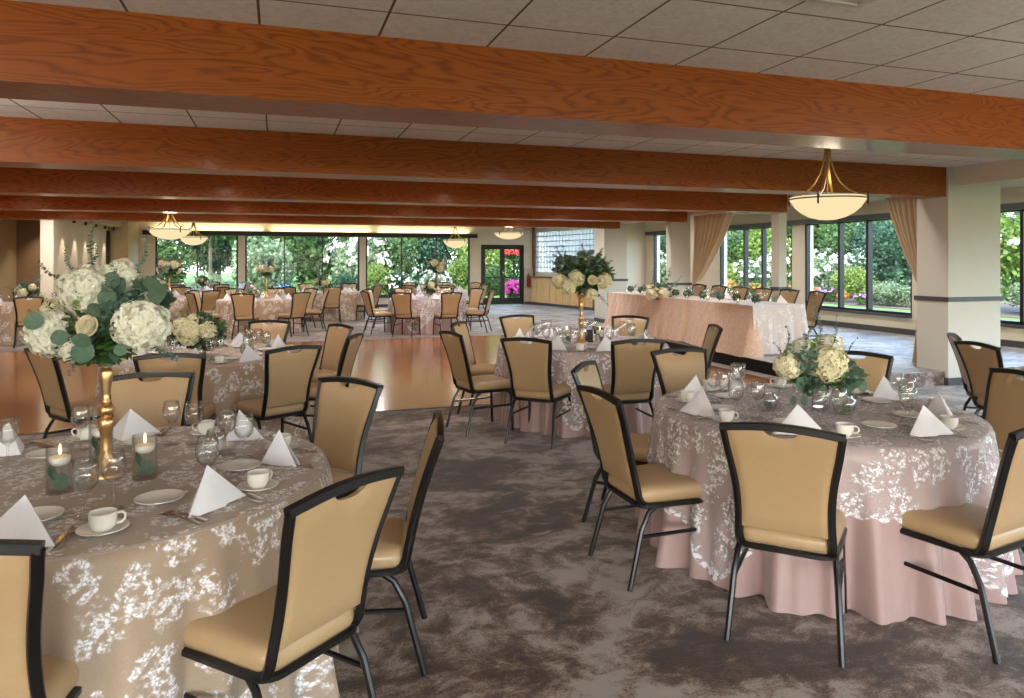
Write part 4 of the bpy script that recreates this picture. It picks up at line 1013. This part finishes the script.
# ---------------------------------------------------------------- curtains
def curtain(label, x, ya, yb, yt, ztop, zt, zb, wtie, side, seed):
    """hangs along y from ya (fixed edge at the pillar) to yb (free edge), gathered at zt to width wtie"""
    b = MB(); nv, nu = 34, 64; vs = []; rnd = random.Random(seed)
    for j in range(nv+1):
        z = ztop+(zb-ztop)*j/nv
        if z >= zt:
            t = (ztop-z)/(ztop-zt); k = 1-(1-t)**1.0; w = abs(yb-ya)*(1-t**1.25)+wtie*t**1.25
        else:
            t = (zt-z)/(zt-zb); w = wtie+.16*t**.8
        for i in range(nu+1):
            u = i/nu; y = ya+side*w*u; am = .065
            vs.append((x+am*sin(u*2*pi*8+seed+.8*sin(u*7))+.012*sin(u*40+z*3), y, z))
    fs = [(j*(nu+1)+i, j*(nu+1)+i+1, (j+1)*(nu+1)+i+1, (j+1)*(nu+1)+i) for j in range(nv) for i in range(nu)]
    t = thing('curtain', label, 'curtain', (0, 0, 0))
    b.add(vs, fs).obj('drape', M['curtain'], t, True, None)
    MB().tube([(x-.06, ya-.0*side, zt), (x-.065, ya+side*wtie*.5, zt-.02), (x-.05, ya+side*(wtie+.02), zt), (x+.06, ya+side*(wtie+.02), zt)], .012, 6).obj('tieback', M['curtain'], t)
    return t
curtain('beige curtain drawn back to the broad pillar', 8.55, 7.56, 8.32, 0, 2.6, 1.2, .19, .10, 1, 1)
curtain('beige curtain drawn back beside the far white pillar', 8.68, 13.6, 12.3, 0, 2.6, 1.15, .19, .14, -1, 2)

# ---------------------------------------------------------------- track spots and cove lamps
for y in (21.6, 23.0):
    L = bpy.data.lights.new('recess_spot', 'SPOT'); L.energy = 120; L.color = (1, .84, .64); L.spot_size = radians(95); L.spot_blend = .8; L.shadow_soft_size = .05
    lo = bpy.data.objects.new('recess_spot', L); COL.objects.link(lo); lo.location = (-6.2, y-.2, 2.95); lo.rotation_euler = (radians(12), radians(-8), 0)
tr = thing('track_light', 'black track with spotlights washing the pale side wall', 'track light', (-4.42, 18.4, 2.615))
MB().box(-.02, .02, 0, 5.0, -.03, 0).obj('track', M['black'], tr, False)
for k in range(5):
    y = .5+k*1.05
    MB().lathe([(0, 0), (.03, 0), (.035, -.09), (.03, -.09), (.02, -.02)], 12).obj('spot_head', M['black'], tr, loc=(-.03, y, -.03), rot=(0, radians(10), 0))
    L = bpy.data.lights.new('track_spot', 'SPOT'); L.energy = 38; L.color = (1, .82, .6); L.spot_size = radians(55); L.spot_blend = .6; L.shadow_soft_size = .03
    lo = bpy.data.objects.new('track_spot', L); COL.objects.link(lo); lo.location = (-4.47, 18.4+y, 2.47); lo.rotation_euler = (0, radians(9), 0)
for k in range(3):
    L = bpy.data.lights.new('cove_strip_lamp', 'AREA'); L.shape = 'RECTANGLE'; L.size = 3.3; L.size_y = .04; L.energy = 16; L.color = (1, .80, .46); L.spread = radians(170)
    lo = bpy.data.objects.new('cove_strip_lamp', L); COL.objects.link(lo); lo.location = (-2.1+3.55*k, YB-.09, 2.615); lo.rotation_euler = (pi-.25, 0, 0)

# ---------------------------------------------------------------- garden
struct('ground_lawn', 'green lawn outside', MB().box(-60, 11.96, 25.6, 110, -.3, -.08).box(11.96, 90, -40, 90, -.3, .15).box(-60, 11.96, -60, -6.3, -.3, -.08), M['lawn'])
def blob_mesh(name, mat, seed, n, leaf, lumps=9, flat=.0, kind='point', fill=.35):
    rnd = random.Random(seed); b = MB(); cs = []
    for k in range(lumps):
        a = rnd.uniform(0, 2*pi); q = rnd.uniform(0, .55); cs.append((Vector((q*cos(a), q*sin(a), rnd.uniform(-.35, .5))), rnd.uniform(.38, .58)))
    for k in range(n):
        c, r = cs[k % lumps]; p = Vector((rnd.gauss(0, 1), rnd.gauss(0, 1), rnd.gauss(0, 1))).normalized(); o = c+p*r*(1-fill*rnd.random()**2)
        e = p+Vector((rnd.uniform(-.8, .8), rnd.uniform(-.8, .8), rnd.uniform(-.7, .5))); u, v, w = frame_of(e, rnd); l = leaf*rnd.uniform(.6, 1.3)
        nn = (p+u*.6).normalized(); add_leaf(b, o, v if rnd.random() < .5 else e, nn, l, l*.6, 'point', .1)
    return b.mesh(name, mat, False)
GM = {}
for g_ in ('g1', 'g2', 'g3', 'g4'):
    GM[g_] = blob_mesh('shrub_leaves', M[g_], hash(g_) % 1 + int(g_[1])*7, 3200, .105)
    GM[g_+'t'] = blob_mesh('tree_crown', M[g_], int(g_[1])*13+2, 7000, .10, 13)
def blossom_mesh(mat, seed, n=60, size=.085, up=True):
    rnd = random.Random(seed); b = MB()
    for k in range(n):
        p = Vector((rnd.gauss(0, 1), rnd.gauss(0, 1), abs(rnd.gauss(.2, 1)))).normalized(); c = p*rnd.uniform(.86, 1.02); c.z = c.z*.95-.1
        for j in range(12):
            o = c+Vector((rnd.gauss(0, 1), rnd.gauss(0, 1), rnd.gauss(0, 1)))*size*.45; u, v, w = frame_of(p+Vector((rnd.uniform(-.5, .5),)*3), rnd)
            s = size*rnd.uniform(.35, .6); b.add([o-u*s-v*s*.4, o+u*s*.2-v*s, o+u*s+v*s*.4, o-u*s*.2+v*s], [(0, 1, 2, 3)])
    return b.mesh('blossoms', mat, False)
BM = {k: blossom_mesh(M[k], i+3, 170 if k in ('bmag', 'bred') else 60) for i, k in enumerate(('bwhite', 'bpink', 'bmag', 'borange', 'bred', 'bpurple', 'bblue'))}
TRK = MB().tube([(0, 0, -1.2), (.02, .01, -.6), (-.02, 0, 0), (.03, 0, .5)], [.075, .06, .05, .03], 8).tube([(0, 0, -.3), (.2, .1, .1), (.4, .15, .4)], [.04, .03, .015], 6).tube([(0, 0, -.15), (-.2, -.1, .2), (-.35, .1, .5)], [.035, .025, .015], 6).mesh('trunk', M['bark'])
CNT = {}
def uniq(lab):
    CNT[lab] = CNT.get(lab, 0)+1; return lab
def shrub(label, x, y, w, h, g_='g1', bl=None, rz=0, nb=1.0, cat='shrub', name='garden_shrub'):
    t = thing(name, label, cat, (x, y, .14 if x > 12 and y < 90 and y < x*2 else -.09), rz, 'garden shrubs')
    link('shrub_leaves', GM[g_], t, (0, 0, h*.48), None, (w/2, w/2, h*.52))
    if bl: link('blossoms', BM[bl], t, (0, 0, h*.48), None, (w/2, w/2, h*.54))
    return t
def tree(label, x, y, w, h, g_='g1', rz=0, low=.25):
    t = thing('garden_tree', label, 'tree', (x, y, -.09), rz, 'garden trees')
    ch = h*(1-low)
    link('tree_crown', GM[g_+'t'], t, (0, 0, h*low+ch*.5), None, (w/2, w/2, ch*.55))
    link('trunk', TRK, t, (0, 0, h*.5), None, (w*.35, w*.35, h*.45))
    return t
rnd = random.Random(2024)
# behind the far windows : a tall backdrop, then shrubs
cols = ['g1', 'g3', 'g4', 'g2']
adj = {'g1': 'mid green', 'g2': 'yellow-green', 'g3': 'blue-green', 'g4': 'pale green'}
for i in range(13):
    x = -17+i*3.3; g_ = cols[(i*3+1) % 4]; tree('%s tree behind the flower garden, number %s counted from the lawn' % (adj[g_], ['one', 'two', 'three', 'four', 'five', 'six', 'seven', 'eight', 'nine', 'ten', 'eleven', 'twelve', 'thirteen'][i]), x, (45.5 if i % 2 else 52.5)+rnd.uniform(-.6, .6), 6.2, rnd.uniform(7.5, 9.5), g_, i*1.1, .12)
for i in range(7):
    g_ = cols[(i*3) % 4]; tree('%s tree in the farthest line behind the garden, number %s from the lawn end' % (adj[g_], ['one', 'two', 'three', 'four', 'five', 'six', 'seven'][i]).replace('farthest', 'last') if 0 else 'distant %s tree behind the others, number %s counted from the lawn' % (adj[g_], ['one', 'two', 'three', 'four', 'five', 'six', 'seven'][i]), -20+i*7.6, 60, 6.6, 11, g_, i*1.7, .05)
tree('leaning tree with bare trunk on the lawn', -6.3, 34, 5.4, 6.8, 'g2', .5, .38)
tree('slim tree on the lawn beyond the first bay', -3.1, 38, 4.0, 6.2, 'g1', 1.4, .34)
FS = [(-.4, 33.0, 3.4, 3.6, 'g4', None, 'pale feathery shrub, middle bay'), (1.6, 35, 3.8, 4.4, 'g1', None, 'tall mid green shrub, middle bay'), (3.6, 33.5, 3.4, 3.6, 'g4', 'bwhite', 'white flowering shrub, middle bay'), (-1.1, 30.2, 1.0, .8, 'g1', 'bpink', 'pink flowering bush, middle bay'), (.25, 30.0, 1.0, .85, 'g3', 'bblue', 'blue hydrangea bush, middle bay'), (2.6, 30.5, 1.6, 1.2, 'g3', None, 'bluish bush below the pale shrub, middle bay'), (1.4, 30.2, 1.3, .95, 'g2', None, 'low yellow-green bush, middle bay'), (4.1, 30.6, 1.6, 1.7, 'g2', None, 'yellow-green bush at the edge of the middle bay'),
      (5.2, 33.5, 3.2, 3.9, 'g1', None, 'mid green shrub beside the doors bay'), (7.4, 34.5, 3.6, 4.0, 'g3', None, 'blue-green shrub behind the doors bay'), (9.6, 33.8, 3.4, 3.5, 'g2', None, 'yellow-green shrub behind the glass doors'), (4.9, 30.4, 1.4, 1.35, 'g3', 'bwhite', 'low blue-green bush with white flowers, doors bay'), (6.5, 30.2, 1.5, 1.5, 'g4', 'bwhite', 'pale bush with white flowers, doors bay'), (8.0, 31.0, 1.9, 2.0, 'g2', None, 'rounded yellow-green bush, doors bay'), (9.2, 30.5, 1.6, 1.7, 'g1', None, 'mid green bush behind the glass doors'), (9.15, 27.6, .95, 1.0, 'g1', 'bmag', 'magenta flower bush outside the glass doors'), (11.2, 36, 4.2, 5.2, 'g1', None, 'tall shrub far behind the glass doors'), (-10.5, 42, 4.6, 3.4, 'g3', None, 'dark shrub across the lawn'), (-6.0, 43, 4.6, 3.0, 'g1', None, 'mid green shrub across the lawn'), (-2.6, 33.2, 1.5, 1.4, 'g4', None, 'pale bush at the lawn edge')]
for x, y, w, h, g_, bl, lab in FS: shrub(lab, x, y, w, h, g_, bl, rnd.uniform(0, 6))
hb = thing('hanging_basket', 'red flower basket on a hook outside the glass doors', 'hanging basket', (9.0, 27.4, -.08))
MB().tube([(0, .35, 0), (0, .35, 2.3), (0, .25, 2.45), (0, .05, 2.45), (0, 0, 2.38)], .015, 6).obj('hook_post', M['dark'], hb)
link('blossoms', BM['bred'], hb, (0, 0, 2.0), None, (.42, .42, .36)); link('shrub_leaves', GM['g1'], hb, (0, 0, 1.98), None, (.36, .36, .3))
# along the side windows: gp = the point at distance X from the room axis seen through picture column px
def gp(px, X):
    u = (px-512)/F_PX; return X, X*(cos(TH)-sin(TH)*u)/(sin(TH)+cos(TH)*u)
words_ = ['one', 'two', 'three', 'four', 'five', 'six', 'seven', 'eight', 'nine', 'ten', 'eleven', 'twelve', 'thirteen', 'fourteen', 'fifteen']
for i, px in enumerate((1080, 1030, 985, 935, 890, 850, 812, 776, 742, 712, 684, 658, 636)):
    x, y = gp(px, (30, 36.5, 43)[i % 3]); g_ = cols[(i*3+2) % 4]
    t_ = tree('%s tree beyond the side lawn, number %s counted from the broad pillar' % (adj[g_], words_[i]), x, y, 5.2+.6*(i % 3), 5.4+1.0*(i % 3)+rnd.random(), g_, i*.9, .06)
    t_.location.z = .14
SS = [(1012, 20.0, 3.0, 3.0, 'g2', 'bwhite', 'white hydrangea shrub beyond the broad pillar'), (1040, 19.5, 2.2, 1.3, 'g4', None, 'low pale shrub beyond the broad pillar'),
      (893, 21.5, 3.6, 3.1, 'g3', None, 'tall blue-green shrub, purple flower window'), (901, 18.8, 1.4, .95, 'g4', None, 'soft pale hedge plant above the lawn, purple flower window'), (880, 18.9, 1.3, 1.0, 'g4', None, 'second soft pale hedge plant, purple flower window'),
      (854, 19.3, 1.7, 1.35, 'g2', None, 'rounded yellow-green bush, purple flower window'), (851, 22.0, 2.3, 2.1, 'g4', 'bwhite', 'white flowering shrub above the yellow-green bush'), (824, 20.5, 2.6, 2.1, 'g4', 'bwhite', 'white flowering shrub above the purple flowers'),
      (828, 18.6, .95, .6, 'g1', 'bpurple', 'purple flower clump by the lawn'), (861, 18.3, .55, .45, 'g1', 'bpurple', 'small purple flower clump by the yellow-green bush'), (811, 18.8, .9, .58, 'g2', 'borange', 'orange flower clump by the purple flowers'), (843, 18.5, .45, .5, 'g2', 'borange', 'narrow orange flower clump between purple flowers'),
      (788, 22.5, 2.6, 2.6, 'g2', 'bwhite', 'bright white flowering shrub beside the slender column'), (786, 19.2, 1.0, .55, 'g1', 'borange', 'orange flower clump beside the slender column'), (752, 21, 2.2, 1.8, 'g4', 'bwhite', 'white flowering shrub, head table window'), (755, 18.8, 1.1, .6, 'g2', 'borange', 'orange flower clump, head table window'),
      (728, 20.0, 1.8, 1.5, 'g2', None, 'yellow-green bush, head table window'), (728, 18.6, .9, .7, 'g2', 'borange', 'small orange flower clump, head table window'), (733, 24, 3.4, 3.4, 'g1', None, 'large mid green shrub, head table window'), (765, 25, 3.2, 3.4, 'g2', None, 'large bright shrub, head table window'), (660, 21, 2.4, 2.2, 'g4', 'bwhite', 'pale shrub beyond the narrow side window'), (668, 25, 3.2, 3.4, 'g3', None, 'blue-green shrub beyond the narrow side window'), (838, 26, 3.6, 3.6, 'g1', None, 'large mid green shrub far behind the purple flowers'), (872, 26.5, 3.4, 3.4, 'g3', None, 'large blue-green shrub far behind the yellow-green bush')]
for px, X, w, h, g_, bl, lab in SS:
    x, y = gp(px, X); t_ = shrub(lab, x, y, w, h, g_, bl, rnd.uniform(0, 6)); t_.location.z = .14
x0, y0 = gp(1060, 18.0); x1, y1 = gp(640, 18.0)
struct('ground_bed', 'soil bed under the side shrubs', MB().box(18.0, 27, y0-4, y1+4, .1, .17), M['soil'])

# ---------------------------------------------------------------- light
w = bpy.data.worlds.new('sky'); SC.world = w; w.use_nodes = True; nt = w.node_tree; nt.nodes.clear()
sk = nt.nodes.new('ShaderNodeTexSky'); sk.sky_type = 'NISHITA'; sk.sun_disc = False; sk.sun_elevation = radians(48); sk.sun_rotation = radians(215); sk.air_density = 1.0; sk.dust_density = 2.5; sk.altitude = 100
bg = nt.nodes.new('ShaderNodeBackground'); bg.inputs[1].default_value = 2.7
wo = nt.nodes.new('ShaderNodeOutputWorld'); nt.links.new(sk.outputs[0], bg.inputs[0]); nt.links.new(bg.outputs[0], wo.inputs[0])
S = bpy.data.lights.new('sun', 'SUN'); S.energy = 2.0; S.angle = radians(6); S.color = (1, .96, .88)
so = bpy.data.objects.new('sun', S); COL.objects.link(so); so.rotation_euler = Vector((.35, .62, -1)).to_track_quat('-Z', 'Y').to_euler()
# added fill lights to brighten the bays, behind the beams or above the frame
def fill_light(label, x, y, z, en, size=.5, col=(1, .96, .92)):
    t = thing('added_fill_light', label, 'fill_light', (x, y, z), 0, 'added ceiling fill lights')
    MB().lathe([(.10, 0), (.125, -.006), (.13, -.002), (.13, 0)], 20).obj('trim_ring', M['vent'], t)
    L = bpy.data.lights.new('fill_lamp', 'AREA'); L.shape = 'DISK'; L.size = .19; L.energy = en; L.color = col; L.spread = radians(170)
    lo = bpy.data.objects.new('fill_lamp', L); COL.objects.link(lo); lo.location = (x, y, z-.008)
bays = ['behind the camera', 'above the camera', 'just behind the broad beam', 'just behind the second beam', 'just behind the third beam', 'just behind the fourth beam', 'just behind the fifth beam', 'before the far windows']
for bi, y in enumerate((-3.0, .4, 4.5, 7.7, 10.85, 14.0, 17.2, 21.5)):
    for ci, x in enumerate((-4.5, -.8, 2.9, 6.6)):
        fill_light('added ceiling fill light %s, %s' % (bays[bi], ['dim wall row', 'table row', 'aisle row', 'platform row'][ci]), x, y, HC if y < 17.9 else 3.02, 9 if y < 7 else (34 if y < 13 else 52))

for i, y in enumerate((8.8, 11.6, 14.6, 18.5)):  # further lights added to brighten the platform side
    fill_light('added ceiling fill light over the side platform, %s' % ['beside the broad pillar', 'beside the slender column', 'beside the far curtain', 'by the bar'][i], 10.2, y, HC if y < 17.9 else 3.02, 32)
# ---------------------------------------------------------------- render settings that belong to the scene
SC.view_settings.view_transform = 'Standard'; SC.view_settings.look = 'None'; SC.view_settings.gamma = 1; SC.view_settings.use_curve_mapping = False
SC.view_settings.exposure = -0.10
cy = SC.cycles
cy.max_bounces = 8; cy.diffuse_bounces = 4; cy.glossy_bounces = 3; cy.transmission_bounces = 4; cy.transparent_max_bounces = 24
cy.caustics_reflective = False; cy.caustics_refractive = False; cy.sample_clamp_indirect = 4; cy.use_denoising = True
